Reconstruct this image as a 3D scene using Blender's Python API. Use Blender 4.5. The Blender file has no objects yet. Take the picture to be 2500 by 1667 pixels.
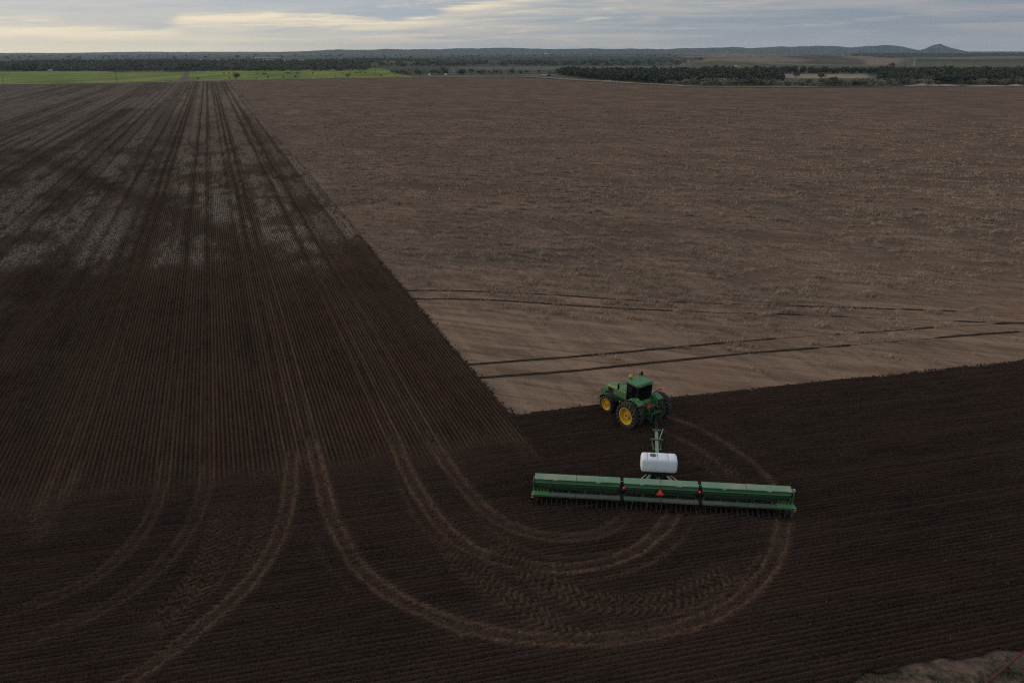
import bpy, bmesh, math, random
import numpy as np
from mathutils import Vector, Matrix

R = math.radians
S = bpy.context.scene
COL = S.collection
rng = np.random.default_rng(7)
random.seed(7)

# ------------------------------------------------------------------ camera
F_PX, HY, H = 1900.0, 126.0, 23.5            # focal length in photo pixels, eye level row, camera height
PITCH = math.atan((833.5 - HY) / F_PX)
ROLL = 0.0016
cd = bpy.data.cameras.new('camera')
cd.sensor_width = 36.0
cd.lens = 36.0 * F_PX / 2500.0
cd.clip_start, cd.clip_end = 0.5, 60000.0
cam = bpy.data.objects.new('camera', cd)
COL.objects.link(cam)
cam.matrix_world = (Matrix.Translation((0, 0, H)) @ Matrix.Rotation(math.pi / 2 - PITCH, 4, 'X')
                    @ Matrix.Rotation(-ROLL, 4, 'Z'))
S.camera = cam

# ------------------------------------------------------------------ light
SUN_AZ, SUN_EL = -62.0, 9.0                  # degrees from the view direction, above the horizon
sd = bpy.data.lights.new('sun', 'SUN')
sd.energy, sd.angle, sd.color = 0.95, R(12), (1.0, 0.76, 0.52)
sun = bpy.data.objects.new('sun', sd)
COL.objects.link(sun)
_d = Vector((math.sin(R(SUN_AZ)) * math.cos(R(SUN_EL)), math.cos(R(SUN_AZ)) * math.cos(R(SUN_EL)), math.sin(R(SUN_EL))))
sun.rotation_euler = _d.to_track_quat('Z', 'Y').to_euler()

W = bpy.data.worlds.new('World')
S.world = W
W.use_nodes = True


class NB:
    """tiny node builder"""
    def __init__(s, nt):
        s.nt = nt
        s.nt.nodes.clear()

    def n(s, t, ins=None, **kw):
        nd = s.nt.nodes.new(t)
        for k, v in kw.items():
            setattr(nd, k, v)
        for k, v in (ins or {}).items():
            s.set(nd.inputs[k], v)
        return nd

    def set(s, sock, v):
        if isinstance(v, bpy.types.NodeSocket):
            s.nt.links.new(v, sock)
        elif isinstance(v, tuple) and len(v) == 3 and sock.type == 'RGBA':
            sock.default_value = (*v, 1)
        else:
            sock.default_value = v

    def m(s, op, a, b=0.0, c=0.0, clamp=False):
        nd = s.n('ShaderNodeMath', operation=op, use_clamp=clamp)
        for i, v in enumerate((a, b, c)):
            s.set(nd.inputs[i], v)
        return nd.outputs[0]

    def vec(s, x, y, z=0.0):
        return s.n('ShaderNodeCombineXYZ', {0: x, 1: y, 2: z}).outputs[0]

    def sep(s, v):
        return s.n('ShaderNodeSeparateXYZ', {0: v}).outputs

    def noise(s, v, scale=1.0, detail=4.0, rough=0.55, dist=0.0):
        return s.n('ShaderNodeTexNoise', {'Vector': v, 'Scale': scale, 'Detail': detail, 'Roughness': rough,
                                          'Distortion': dist}, noise_dimensions='3D').outputs[0]

    def mix(s, f, a, b):
        nd = s.n('ShaderNodeMix', data_type='RGBA')
        s.set(nd.inputs[0], f)
        s.set(nd.inputs[6], a)
        s.set(nd.inputs[7], b)
        return nd.outputs[2]

    def ss(s, v, lo, hi):
        return s.n('ShaderNodeMapRange', {'Value': v, 'From Min': lo, 'From Max': hi, 'To Min': 0.0, 'To Max': 1.0},
                   interpolation_type='SMOOTHSTEP').outputs[0]

    def scale(s, v, xyz):
        return s.n('ShaderNodeVectorMath', {0: v, 1: xyz}, operation='MULTIPLY').outputs[0]


def build_world():
    b = NB(W.node_tree)
    tc = b.n('ShaderNodeTexCoord').outputs['Generated']
    x, y, z = b.sep(tc)
    az = b.m('ARCTAN2', x, y)
    zc = b.m('MAXIMUM', z, 0.0)
    # cloud sheet seen in perspective: long streaks near the horizon
    inv = b.m('DIVIDE', 1.0, b.m('ADD', zc, 0.05))
    px, py = b.m('MULTIPLY', x, inv), b.m('MULTIPLY', y, inv)
    big = b.noise(b.vec(b.m('MULTIPLY', px, 0.55), py, 0.0), 0.28, 6.0, 0.58, 1.2)
    az_el = b.vec(b.m('MULTIPLY', az, 3.0), b.m('MULTIPLY', zc, 36.0), 2.0)
    patch = b.noise(az_el, 1.3, 6.0, 0.55, 0.9)
    wisp = b.noise(b.vec(b.m('MULTIPLY', az, 7.0), b.m('MULTIPLY', b.m('SUBTRACT', zc, b.m('MULTIPLY', az, 0.012)), 110.0), 5.0), 1.0, 7.0, 0.62, 0.9)
    # how close in bearing to the low sun
    da = b.m('ABSOLUTE', b.m('SUBTRACT', az, R(SUN_AZ)))
    warm = b.m('SUBTRACT', 1.0, b.ss(da, 0.45, 1.70))
    sky = b.n('ShaderNodeTexSky', sky_type='NISHITA')
    sky.sun_disc = False
    sky.sun_elevation, sky.sun_rotation = R(SUN_EL), R(SUN_AZ)
    sky.air_density, sky.dust_density = 1.0, 1.5
    nish = b.n('ShaderNodeVectorMath', {0: sky.outputs[0], 'Scale': 0.10}, operation='SCALE').outputs[0]
    grey = b.mix(warm, (0.235, 0.295, 0.365), (0.405, 0.455, 0.515))
    pale = b.mix(warm, (0.350, 0.365, 0.400), (0.740, 0.670, 0.545))
    thick = b.ss(b.m('ADD', b.m('MULTIPLY', big, 0.5), b.m('MULTIPLY', patch, 0.5)), 0.42, 0.60)
    deck = b.mix(thick, grey, pale)
    streak = b.m('MULTIPLY', b.ss(wisp, 0.50, 0.70), 0.70)
    deck = b.mix(streak, deck, b.mix(b.ss(warm, 0.0, 0.7), (0.42, 0.40, 0.42), (0.90, 0.75, 0.57)))
    # the lit lower rim of the grey cloud bank towards the sun: height of the rim along the horizon
    rim = b.n('ShaderNodeValToRGB')
    t = b.m('MULTIPLY', b.m('ADD', az, 0.70), 1.0 / 1.4, clamp=True)
    b.set(rim.inputs[0], t)
    els = rim.color_ramp.elements
    pts = ((0.00, 0.024), (0.13, 0.027), (0.215, 0.024), (0.235, 0.037), (0.30, 0.040), (0.40, 0.034), (0.455, 0.050), (0.55, 0.075), (0.64, 0.075), (0.72, 0.02), (1.0, 0.0))
    els[0].position, els[0].color = pts[0][0], (pts[0][1] * 10,) * 3 + (1,)
    els[1].position, els[1].color = pts[-1][0], (pts[-1][1] * 10,) * 3 + (1,)
    for q, v in pts[1:-1]:
        e = els.new(q)
        e.color = (v * 10,) * 3 + (1,)
    rimv = b.m('MULTIPLY', b.sep(rim.outputs[0])[0], 0.1)
    below = b.m('ADD', b.m('SUBTRACT', rimv, zc), b.m('ADD', b.m('MULTIPLY', b.m('SUBTRACT', wisp, 0.5), 0.022), b.m('MULTIPLY', b.m('SUBTRACT', patch, 0.5), 0.020)))
    lit = b.m('MULTIPLY', b.ss(below, -0.003, 0.007), b.m('SUBTRACT', 1.0, b.m('MULTIPLY', b.ss(below, 0.006, 0.020), 0.80)))
    lit = b.m('MULTIPLY', lit, b.m('SUBTRACT', 1.0, b.ss(t, 0.52, 0.72)))
    lit = b.m('MULTIPLY', lit, b.m('ADD', 0.25, b.m('MULTIPLY', b.ss(wisp, 0.38, 0.58), 0.75)))
    lit = b.m('MULTIPLY', lit, b.ss(warm, 0.05, 0.65))
    bank = b.m('MULTIPLY', b.m('SUBTRACT', 1.0, b.ss(below, -0.005, 0.004)), b.m('MULTIPLY', b.ss(warm, 0.35, 0.75), b.m('SUBTRACT', 1.0, b.ss(t, 0.42, 0.60))))
    deck = b.mix(b.m('MULTIPLY', bank, 0.65), deck, (0.385, 0.440, 0.505))
    deck = b.mix(b.m('MULTIPLY', lit, 0.85), deck, b.mix(patch, (0.98, 0.84, 0.62), (0.84, 0.74, 0.57)))
    # glow low over the horizon towards the sun
    low = b.m('SUBTRACT', 1.0, b.ss(zc, 0.0, 0.034))
    glow = b.m('MULTIPLY', b.m('MULTIPLY', low, warm), 0.92)
    deck = b.mix(glow, deck, b.mix(b.ss(warm, 0.5, 1.0), (0.60, 0.56, 0.49), (0.98, 0.88, 0.64)))
    lowr = b.m('MULTIPLY', low, b.m('MULTIPLY', b.m('SUBTRACT', 1.0, warm), 0.7))
    deck = b.mix(lowr, deck, (0.400, 0.405, 0.430))
    # overcast deck brighter overhead, raised out of view to lift the ground light
    deck = b.n('ShaderNodeVectorMath', {0: deck, 'Scale': b.m('ADD', b.m('ADD', 0.99, b.m('MULTIPLY', warm, 0.12)), b.m('MULTIPLY', zc, 0.50))}, operation='SCALE').outputs[0]
    final = b.mix(0.90, nish, deck)
    bg = b.n('ShaderNodeBackground', {'Color': final, 'Strength': 1.0})
    out = b.n('ShaderNodeOutputWorld')
    b.nt.links.new(bg.outputs[0], out.inputs[0])


build_world()

S.view_settings.view_transform = 'Standard'
S.view_settings.look = 'None'
S.view_settings.exposure = 0.0
S.view_settings.gamma = 1.0
S.view_settings.use_curve_mapping = False
S.render.engine = 'CYCLES'
S.cycles.use_denoising = False
S.cycles.filter_width = 1.15
S.cycles.max_bounces = 4
S.cycles.volume_bounces = 1
S.cycles.transparent_max_bounces = 4

# ------------------------------------------------------------------ helpers
_cp, _sp = math.cos(PITCH), math.sin(PITCH)


def g(px, py, z=0.0):
    """photo pixel (of 2500 x 1667) -> point of the level z"""
    a, c = (px - 1250) / F_PX, (833.5 - py) / F_PX
    vx, vy = a * math.cos(ROLL) + c * math.sin(ROLL), -a * math.sin(ROLL) + c * math.cos(ROLL)
    d = (vx, _cp + vy * _sp, -_sp + vy * _cp)
    t = (z - H) / d[2]
    return np.array((d[0] * t, d[1] * t))


def gp(pts, k=1.0):
    return np.array([g(x * k, y * k) for x, y in pts])


def az_of(px):
    return math.atan((px - 1250) / F_PX / (_cp + (833.5 - HY) / F_PX * _sp))


def _hash(ix, iy, seed):
    h = (ix.astype(np.int64) * 374761393 + iy.astype(np.int64) * 668265263 + seed * 974634777) & 0xffffffff
    h = ((h ^ (h >> 13)) * 1274126177) & 0xffffffff
    return ((h ^ (h >> 16)) & 0xffffff) / float(0xffffff)


def vnoise(x, y, seed=0):
    x, y = np.asarray(x, float), np.asarray(y, float)
    ix, iy = np.floor(x), np.floor(y)
    fx, fy = x - ix, y - iy
    fx, fy = fx * fx * (3 - 2 * fx), fy * fy * (3 - 2 * fy)
    ix, iy = ix.astype(np.int64), iy.astype(np.int64)
    a, b_ = _hash(ix, iy, seed), _hash(ix + 1, iy, seed)
    c, d = _hash(ix, iy + 1, seed), _hash(ix + 1, iy + 1, seed)
    return (a * (1 - fx) + b_ * fx) * (1 - fy) + (c * (1 - fx) + d * fx) * fy


def fbm(x, y, oct=4, seed=0):
    s, a, t = 0.0, 0.5, 0.0
    for i in range(oct):
        s = s + a * vnoise(x * 2 ** i, y * 2 ** i, seed + i * 17)
        t += a
        a *= 0.5
    return s / t


def sstep(v, lo, hi):
    t = np.clip((v - lo) / (hi - lo), 0, 1)
    return t * t * (3 - 2 * t)


def inside(poly, x, y):
    r = np.zeros(np.shape(x), bool)
    j = len(poly) - 1
    for i in range(len(poly)):
        xi, yi = poly[i]
        xj, yj = poly[j]
        c = (yi > y) != (yj > y)
        with np.errstate(divide='ignore', invalid='ignore'):
            r ^= c & (x < (xj - xi) * (y - yi) / (yj - yi + 1e-12) + xi)
        j = i
    return r


def smooth_path(pts, step):
    """Catmull-Rom through pts, resampled evenly"""
    P = np.asarray(pts, float)
    P = np.vstack([2 * P[0] - P[1], P, 2 * P[-1] - P[-2]])
    out = []
    for i in range(1, len(P) - 2):
        for t in np.linspace(0, 1, 24, endpoint=False):
            p0, p1, p2, p3 = P[i - 1], P[i], P[i + 1], P[i + 2]
            out.append(0.5 * (2 * p1 + (p2 - p0) * t + (2 * p0 - 5 * p1 + 4 * p2 - p3) * t * t + (3 * p1 - p0 - 3 * p2 + p3) * t ** 3))
    out.append(P[-2])
    out = np.array(out)
    d = np.r_[0, np.cumsum(np.hypot(*np.diff(out, axis=0).T))]
    n = max(2, int(d[-1] / step))
    u = np.linspace(0, d[-1], n)
    return np.c_[np.interp(u, d, out[:, 0]), np.interp(u, d, out[:, 1])]


def dist_path(path, x, y):
    """distance of points to a polyline"""
    best = np.full(x.shape, 1e9)
    for i in range(len(path) - 1):
        ax, ay = path[i]
        bx, by = path[i + 1]
        dx, dy = bx - ax, by - ay
        L = dx * dx + dy * dy + 1e-9
        t = np.clip(((x - ax) * dx + (y - ay) * dy) / L, 0, 1)
        best = np.minimum(best, (x - ax - t * dx) ** 2 + (y - ay - t * dy) ** 2)
    return np.sqrt(best)


def np_mesh(name, V, Fc, mat, smooth=False, attrs=None, col_attrs=None):
    V = np.ascontiguousarray(V, np.float32)
    Fc = np.ascontiguousarray(Fc, np.int32)
    me = bpy.data.meshes.new(name)
    n, k = Fc.shape
    me.vertices.add(len(V))
    me.vertices.foreach_set('co', V.ravel())
    me.loops.add(n * k)
    me.loops.foreach_set('vertex_index', Fc.ravel())
    me.polygons.add(n)
    me.polygons.foreach_set('loop_start', np.arange(0, n * k, k, dtype=np.int32))
    me.polygons.foreach_set('loop_total', np.full(n, k, np.int32))
    me.polygons.foreach_set('use_smooth', np.full(n, smooth, bool))
    me.materials.append(mat)
    for an, av in (attrs or {}).items():
        me.attributes.new(an, 'FLOAT', 'POINT').data.foreach_set('value', np.ascontiguousarray(av, np.float32))
    for an, av in (col_attrs or {}).items():
        c = np.ones((len(V), 4), np.float32)
        c[:, :3] = av
        me.attributes.new(an, 'FLOAT_COLOR', 'POINT').data.foreach_set('color', c.ravel())
    me.update(calc_edges=True)
    me.validate()
    return me


def link(name, me, parent=None, loc=(0, 0, 0), rot=(0, 0, 0)):
    o = bpy.data.objects.new(name, me)
    COL.objects.link(o)
    o.location, o.rotation_euler = loc, rot
    if parent is not None:
        o.parent = parent
    return o


def tag(o, label=None, cat=None, group=None, kind=None):
    for k, v in (('label', label), ('category', cat), ('group', group), ('kind', kind)):
        if v:
            o[k] = v
    return o


def thing(name, label, cat, loc, rz=0.0, group=None):
    return tag(link(name, None, None, loc, (0, 0, rz)), label, cat, group)


def copy_tree(o, parent=None):
    c = o.copy()
    COL.objects.link(c)
    if parent is not None:
        c.parent = parent
    for ch in list(o.children):
        copy_tree(ch, c)
    return c


def grid_faces(nr, nc, keep=None):
    i = np.arange((nr - 1) * (nc - 1))
    r, c = i // (nc - 1), i % (nc - 1)
    a = r * nc + c
    Fq = np.stack([a, a + 1, a + nc + 1, a + nc], 1)
    return Fq if keep is None else Fq[keep.ravel()]


class MB:
    """collects solids into ONE mesh"""
    def __init__(s):
        s.v, s.f = [], []

    def add(s, vs, fs):
        o = len(s.v)
        s.v += [tuple(v) for v in vs]
        s.f += [tuple(i + o for i in f) for f in fs]
        return s

    def box(s, x0, x1, y0, y1, z0, z1):
        return s.hexa([(x0, y0, z0), (x1, y0, z0), (x1, y1, z0), (x0, y1, z0)], [(x0, y0, z1), (x1, y0, z1), (x1, y1, z1), (x0, y1, z1)])

    def hexa(s, lo, hi):
        return s.add(lo + hi, [(3, 2, 1, 0), (4, 5, 6, 7), (0, 1, 5, 4), (1, 2, 6, 5), (2, 3, 7, 6), (3, 0, 4, 7)])

    def bar(s, p, q, w, h=None, up=(0, 0, 1)):
        """square bar from p to q"""
        h = h or w
        p, q = Vector(p), Vector(q)
        d = (q - p).normalized()
        a = d.cross(Vector(up))
        if a.length < 1e-4:
            a = d.cross(Vector((0, 1, 0)))
        a.normalize()
        b = a.cross(d)
        lo = [p + a * sx * w / 2 + b * sy * h / 2 for sx, sy in ((-1, -1), (1, -1), (1, 1), (-1, 1))]
        return s.hexa(lo, [v + (q - p) for v in lo])

    def tube(s, pts, r, n=8, cap=True):
        pts = [Vector(p) for p in pts]
        rs = r if isinstance(r, (list, tuple)) else [r] * len(pts)
        vs, fs = [], []
        for i, p in enumerate(pts):
            d = (pts[min(i + 1, len(pts) - 1)] - pts[max(i - 1, 0)]).normalized()
            a = d.cross(Vector((0, 0, 1)))
            if a.length < 1e-3:
                a = Vector((1, 0, 0))
            a.normalize()
            b = d.cross(a)
            for k in range(n):
                t = 2 * math.pi * k / n
                vs.append(p + (a * math.cos(t) + b * math.sin(t)) * rs[i])
        for i in range(len(pts) - 1):
            for k in range(n):
                fs.append((i * n + k, i * n + (k + 1) % n, (i + 1) * n + (k + 1) % n, (i + 1) * n + k))
        if cap:
            fs.append(tuple(range(n))[::-1])
            fs.append(tuple((len(pts) - 1) * n + k for k in range(n)))
        return s.add(vs, fs)

    def lathe_x(s, prof, n=36, closed=False):
        """revolve (x, r) about the x axis"""
        vs, fs = [], []
        m = len(prof)
        for k in range(n):
            t = 2 * math.pi * k / n
            for x, r in prof:
                vs.append((x, r * math.cos(t), r * math.sin(t)))
        for k in range(n):
            for i in range(m if closed else m - 1):
                j = (i + 1) % m
                a, b = k * m, ((k + 1) % n) * m
                fs.append((a + i, b + i, b + j, a + j))
        return s.add(vs, fs)

    def prism(s, poly, axis, a, b):
        """extrude a 2-D outline along an axis; poly in the two other axes in x,y,z order"""
        def P(u, v, w):
            return {'x': (w, u, v), 'y': (u, w, v), 'z': (u, v, w)}[axis]
        n = len(poly)
        vs = [P(u, v, a) for u, v in poly] + [P(u, v, b) for u, v in poly]
        fs = [tuple(range(n))[::-1], tuple(range(n, 2 * n))] + [(i, (i + 1) % n, n + (i + 1) % n, n + i) for i in range(n)]
        return s.add(vs, fs)

    def loft(s, rings, cap=True):
        n = len(rings[0])
        vs = [p for r in rings for p in r]
        fs = []
        for i in range(len(rings) - 1):
            for k in range(n):
                fs.append((i * n + k, i * n + (k + 1) % n, (i + 1) * n + (k + 1) % n, (i + 1) * n + k))
        if cap:
            fs += [tuple(range(n))[::-1], tuple((len(rings) - 1) * n + k for k in range(n))]
        return s.add(vs, fs)

    def mesh(s, name, mat, smooth=False, bevel=0.0):
        me = bpy.data.meshes.new(name)
        bm = bmesh.new()
        vv = [bm.verts.new(v) for v in s.v]
        for f in s.f:
            try:
                bm.faces.new([vv[i] for i in f])
            except ValueError:
                pass
        bmesh.ops.recalc_face_normals(bm, faces=bm.faces)
        if bevel:
            es = [e for e in bm.edges if e.is_manifold and e.calc_face_angle(0) > 0.6]
            bmesh.ops.bevel(bm, geom=es, offset=bevel, segments=2, affect='EDGES', profile=0.5)
        for f in bm.faces:
            f.smooth = smooth
        bm.to_mesh(me)
        bm.free()
        me.materials.append(mat)
        if smooth:
            try:
                me.set_sharp_from_angle(angle=R(38))
            except Exception:
                pass
        return me

    def build(s, name, mat, parent=None, loc=(0, 0, 0), rot=(0, 0, 0), smooth=False, bevel=0.0):
        return link(name, s.mesh(name, mat, smooth, bevel), parent, loc, rot)


# ------------------------------------------------------------------ materials
def new_mat(name):
    m = bpy.data.materials.new(name)
    m.use_nodes = True
    return m, NB(m.node_tree)


def finish(b, color, rough=0.9, spec=0.1, normal=None, metal=0.0, trans=None, coat=0.0):
    ins = {'Base Color': color, 'Roughness': rough, 'Specular IOR Level': spec, 'Metallic': metal, 'Coat Weight': coat}
    if normal is not None:
        ins['Normal'] = normal
    p = b.n('ShaderNodeBsdfPrincipled', ins)
    o = b.n('ShaderNodeOutputMaterial')
    b.nt.links.new(p.outputs[0], o.inputs[0])
    return p


def paint(name, col, rough=0.4, spec=0.4, dust=0.35, dustcol=(0.16, 0.115, 0.085), scale=2.2, metal=0.0):
    m, b = new_mat(name)
    tc = b.n('ShaderNodeTexCoord').outputs['Object']
    n1 = b.noise(tc, scale, 6.0, 0.6)
    n2 = b.noise(tc, scale * 9, 3.0, 0.6)
    f = b.m('MULTIPLY', b.ss(b.m('ADD', b.m('MULTIPLY', n1, 0.7), b.m('MULTIPLY', n2, 0.3)), 0.40, 0.70), dust)
    c = b.mix(f, col, dustcol)
    r = b.m('ADD', rough, b.m('MULTIPLY', f, 0.45))
    finish(b, c, r, spec, None, metal)
    return m


def soil_mat(name, dark, mid, dry, residue=False):
    m, b = new_mat(name)
    tc = b.n('ShaderNodeTexCoord').outputs['Object']
    at = b.n('ShaderNodeAttribute', attribute_name='track').outputs['Fac']
    cr = b.n('ShaderNodeAttribute', attribute_name='tone').outputs['Fac']
    big = b.noise(tc, 0.07, 5.0, 0.6, 0.6)
    med = b.noise(b.scale(tc, (3.4, 0.35, 1.0)), 1.0, 4.0, 0.6)
    fine = b.noise(tc, 9.0, 4.0, 0.65)
    grit = b.ss(b.noise(tc, 22.0, 2.0, 0.5), 0.42, 0.66)
    red = b.ss(b.noise(b.scale(tc, (0.5, 0.12, 1.0)), 0.5, 4.0, 0.6), 0.46, 0.68)
    v = b.m('ADD', b.m('ADD', b.m('MULTIPLY', big, 0.35), b.m('MULTIPLY', med, 0.35)), b.m('MULTIPLY', fine, 0.35))
    c = b.mix(b.ss(v, 0.36, 0.70), dark, mid)
    c = b.mix(b.m('MULTIPLY', red, 0.5), c, (0.082, 0.036, 0.026))
    c = b.mix(b.m('MULTIPLY', cr, 0.65), c, mid)
    c = b.mix(b.m('MULTIPLY', at, 0.85), c, b.mix(b.ss(fine, 0.3, 0.6), mid, dry))
    c = b.mix(b.m('MULTIPLY', grit, 0.35), c, (0.100, 0.070, 0.052))
    c = b.mix(b.m('MULTIPLY', b.m('SUBTRACT', 1.0, b.ss(fine, 0.34, 0.50)), 0.5), c, dark)
    if residue:
        rs = b.n('ShaderNodeAttribute', attribute_name='residue').outputs['Fac']
        fl = b.noise(b.scale(tc, (3.6, 0.9, 1.0)), 1.0, 4.0, 0.75)
        c = b.mix(b.m('MULTIPLY', rs, b.ss(fl, 0.34, 0.62)), c, (0.300, 0.235, 0.182))
    bump = b.n('ShaderNodeBump', {'Height': b.m('ADD', b.noise(tc, 14.0, 4.0, 0.7), b.m('MULTIPLY', fine, 0.8)), 'Strength': 1.0, 'Distance': 0.10}).outputs[0]
    finish(b, c, 1.0, 0.0, bump)
    return m


M = {}
M['soil_head'] = soil_mat('headland_soil', (0.0170, 0.0118, 0.0094), (0.086, 0.0525, 0.0385), (0.200, 0.113, 0.068))
M['soil_left'] = soil_mat('drilled_soil', (0.0250, 0.0166, 0.0122), (0.095, 0.060, 0.040), (0.200, 0.113, 0.068), True)
M['rut'] = soil_mat('rut_soil', (0.034, 0.023, 0.016), (0.085, 0.056, 0.039), (0.09, 0.06, 0.045))


def stubble_mat():
    m, b = new_mat('stubble_soil')
    tc = b.n('ShaderNodeTexCoord').outputs['Object']
    cov = b.n('ShaderNodeAttribute', attribute_name='cover').outputs['Fac']
    sx, sy, sz = b.sep(tc)
    su = b.m('ADD', b.m('MULTIPLY', sx, 0.764), b.m('MULTIPLY', sy, -0.645))
    sv = b.m('ADD', b.m('MULTIPLY', sx, 0.645), b.m('MULTIPLY', sy, 0.764))
    drift = b.noise(b.vec(b.m('MULTIPLY', su, 0.10), b.m('MULTIPLY', sv, 0.75)), 1.0, 5.0, 0.62, 0.5)
    row = b.noise(b.scale(tc, (0.9, 0.05, 1.0)), 1.0, 5.0, 0.6, 0.3)
    lanes = b.m('ADD', b.m('MULTIPLY', drift, 0.7), b.m('MULTIPLY', row, 0.3))
    pits = b.ss(b.noise(b.vec(b.m('MULTIPLY', su, 1.0), b.m('MULTIPLY', sv, 2.6), 7.0), 1.0, 3.0, 0.55), 0.62, 0.72)
    patches = b.noise(b.scale(tc, (0.10, 0.05, 1.0)), 1.0, 6.0, 0.62, 0.8)
    mott = b.noise(b.scale(tc, (0.9, 0.5, 1.0)), 1.0, 5.0, 0.65, 0.4)
    fine = b.noise(tc, 5.0, 4.0, 0.7)
    soil = b.mix(b.ss(lanes, 0.38, 0.62), (0.165, 0.106, 0.072), (0.305, 0.196, 0.132))
    soil = b.mix(b.m('MULTIPLY', pits, 0.75), soil, (0.090, 0.058, 0.040))
    tram = b.ss(b.noise(b.scale(tc, (1.3, 0.010, 1.0)), 1.0, 2.0, 0.5), 0.60, 0.70)
    soil = b.mix(b.m('MULTIPLY', b.ss(patches, 0.55, 0.72), 0.6), soil, (0.250, 0.136, 0.090))
    weed = b.mix(b.ss(mott, 0.38, 0.66), (0.088, 0.062, 0.046), (0.188, 0.132, 0.094))
    f = b.m('MULTIPLY', cov, b.ss(b.m('ADD', b.m('MULTIPLY', mott, 0.6), b.m('MULTIPLY', patches, 0.4)), 0.38, 0.56), clamp=True)
    c = b.mix(b.m('MULTIPLY', f, 0.85), soil, weed)
    wide = b.noise(b.vec(b.m('MULTIPLY', su, 0.045), b.m('MULTIPLY', sv, 0.10), 4.0), 1.0, 5.0, 0.6, 0.8)
    c = b.mix(b.m('MULTIPLY', b.m('MULTIPLY', cov, b.ss(wide, 0.46, 0.64)), 0.60), c, (0.095, 0.070, 0.056))
    c = b.mix(b.m('MULTIPLY', b.m('MULTIPLY', tram, mott), 0.8), c, (0.270, 0.175, 0.120))
    c = b.mix(b.m('MULTIPLY', b.ss(fine, 0.50, 0.72), 0.55), c, (0.085, 0.058, 0.043))
    bump = b.n('ShaderNodeBump', {'Height': b.m('ADD', fine, b.m('MULTIPLY', mott, 1.5)), 'Strength': 0.6, 'Distance': 0.08}).outputs[0]
    finish(b, c, 1.0, 0.0, bump)
    return m


M['stubble'] = stubble_mat()


def noisy(name, c1, c2, scale=1.0, stretch=(1, 1, 1), rough=0.95, spec=0.05, lo=0.35, hi=0.65, bump=0.0):
    m, b = new_mat(name)
    tc = b.n('ShaderNodeTexCoord').outputs['Object']
    n = b.noise(b.scale(tc, stretch), scale, 6.0, 0.65)
    nm = b.n('ShaderNodeBump', {'Height': n, 'Strength': bump, 'Distance': 0.1}).outputs[0] if bump else None
    finish(b, b.mix(b.ss(n, lo, hi), c1, c2), rough, spec, nm)
    return m


def leafy(name, c1, c2):
    """foliage: tone differs from leaf clump to leaf clump and from plant to plant"""
    m, b = new_mat(name)
    rnd = b.n('ShaderNodeObjectInfo').outputs['Random']
    tc = b.n('ShaderNodeTexCoord').outputs['Object']
    n = b.noise(tc, 0.9, 3.0, 0.6)
    f = b.m('ADD', b.m('MULTIPLY', n, 0.8), b.m('MULTIPLY', b.m('SUBTRACT', rnd, 0.5), 0.7))
    finish(b, b.mix(b.ss(f, 0.1, 0.75), c1, c2), 0.8, 0.15)
    return m


M['leaf_dark'] = leafy('dark_leaves', (0.060, 0.071, 0.048), (0.175, 0.176, 0.120))
M['leaf_grey'] = leafy('grey_green_twigs', (0.100, 0.096, 0.070), (0.290, 0.262, 0.196))
M['leaf_wood'] = noisy('woodland_leaves', (0.070, 0.080, 0.062), (0.160, 0.162, 0.122), 0.05)
M['bark'] = noisy('bark', (0.05, 0.04, 0.03), (0.10, 0.08, 0.06), 3.0)
M['straw'] = noisy('dry_grass', (0.30, 0.225, 0.160), (0.50, 0.39, 0.285), 0.6)
M['weed'] = noisy('dead_weed', (0.125, 0.090, 0.066), (0.215, 0.162, 0.120), 0.6)
M['fleck'] = noisy('pale_fleck', (0.18, 0.155, 0.125), (0.42, 0.37, 0.30), 2.0)
M['residue'] = noisy('crop_residue', (0.23, 0.19, 0.145), (0.50, 0.42, 0.33), 0.8)
M['weedgreen'] = noisy('weed_leaves', (0.055, 0.062, 0.036), (0.120, 0.122, 0.070), 2.0)
M['green_field'] = noisy('young_wheat', (0.095, 0.140, 0.024), (0.225, 0.250, 0.062), 0.025, (1, 0.25, 1), lo=0.32, hi=0.68)
M['track_dirt'] = noisy('dirt_track', (0.10, 0.085, 0.06), (0.16, 0.13, 0.095), 0.2)
M['margin'] = noisy('margin_grass', (0.16, 0.15, 0.085), (0.30, 0.26, 0.16), 0.12)
M['road'] = noisy('pale_dirt_road', (0.26, 0.215, 0.16), (0.38, 0.32, 0.25), 0.1)
M['bank'] = noisy('sandy_bank', (0.23, 0.165, 0.115), (0.40, 0.30, 0.21), 0.15)
M['red_edge'] = noisy('turned_red_soil', (0.075, 0.045, 0.032), (0.12, 0.075, 0.055), 0.1)
M['green'] = paint('green_paint', (0.042, 0.185, 0.055), 0.40, 0.45, 0.55)
M['green_drill'] = paint('drill_green_paint', (0.030, 0.155, 0.052), 0.42, 0.4, 0.45)
M['green_dark'] = paint('green_paint_shaded_frame', (0.020, 0.095, 0.035), 0.5, 0.3, 0.45)  # darker copy of the green, with the shade of frames put into it
M['green_lid'] = paint('faded_green_lid_sky_sheen', (0.105, 0.235, 0.130), 0.38, 0.6, 0.90, (0.315, 0.310, 0.190), 0.45)  # faded, dusty lids; sky reflection also put into the pale colour
M['green_pale'] = paint('worn_pale_green', (0.22, 0.255, 0.17), 0.55, 0.3, 0.6, (0.25, 0.22, 0.17), 2.5)
M['board'] = paint('dusty_footboard', (0.060, 0.100, 0.068), 0.6, 0.3, 1.0, (0.135, 0.130, 0.108), 1.0)
M['yellow'] = paint('yellow_paint', (0.66, 0.40, 0.020), 0.45, 0.4, 0.60, (0.30, 0.19, 0.06))
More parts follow.
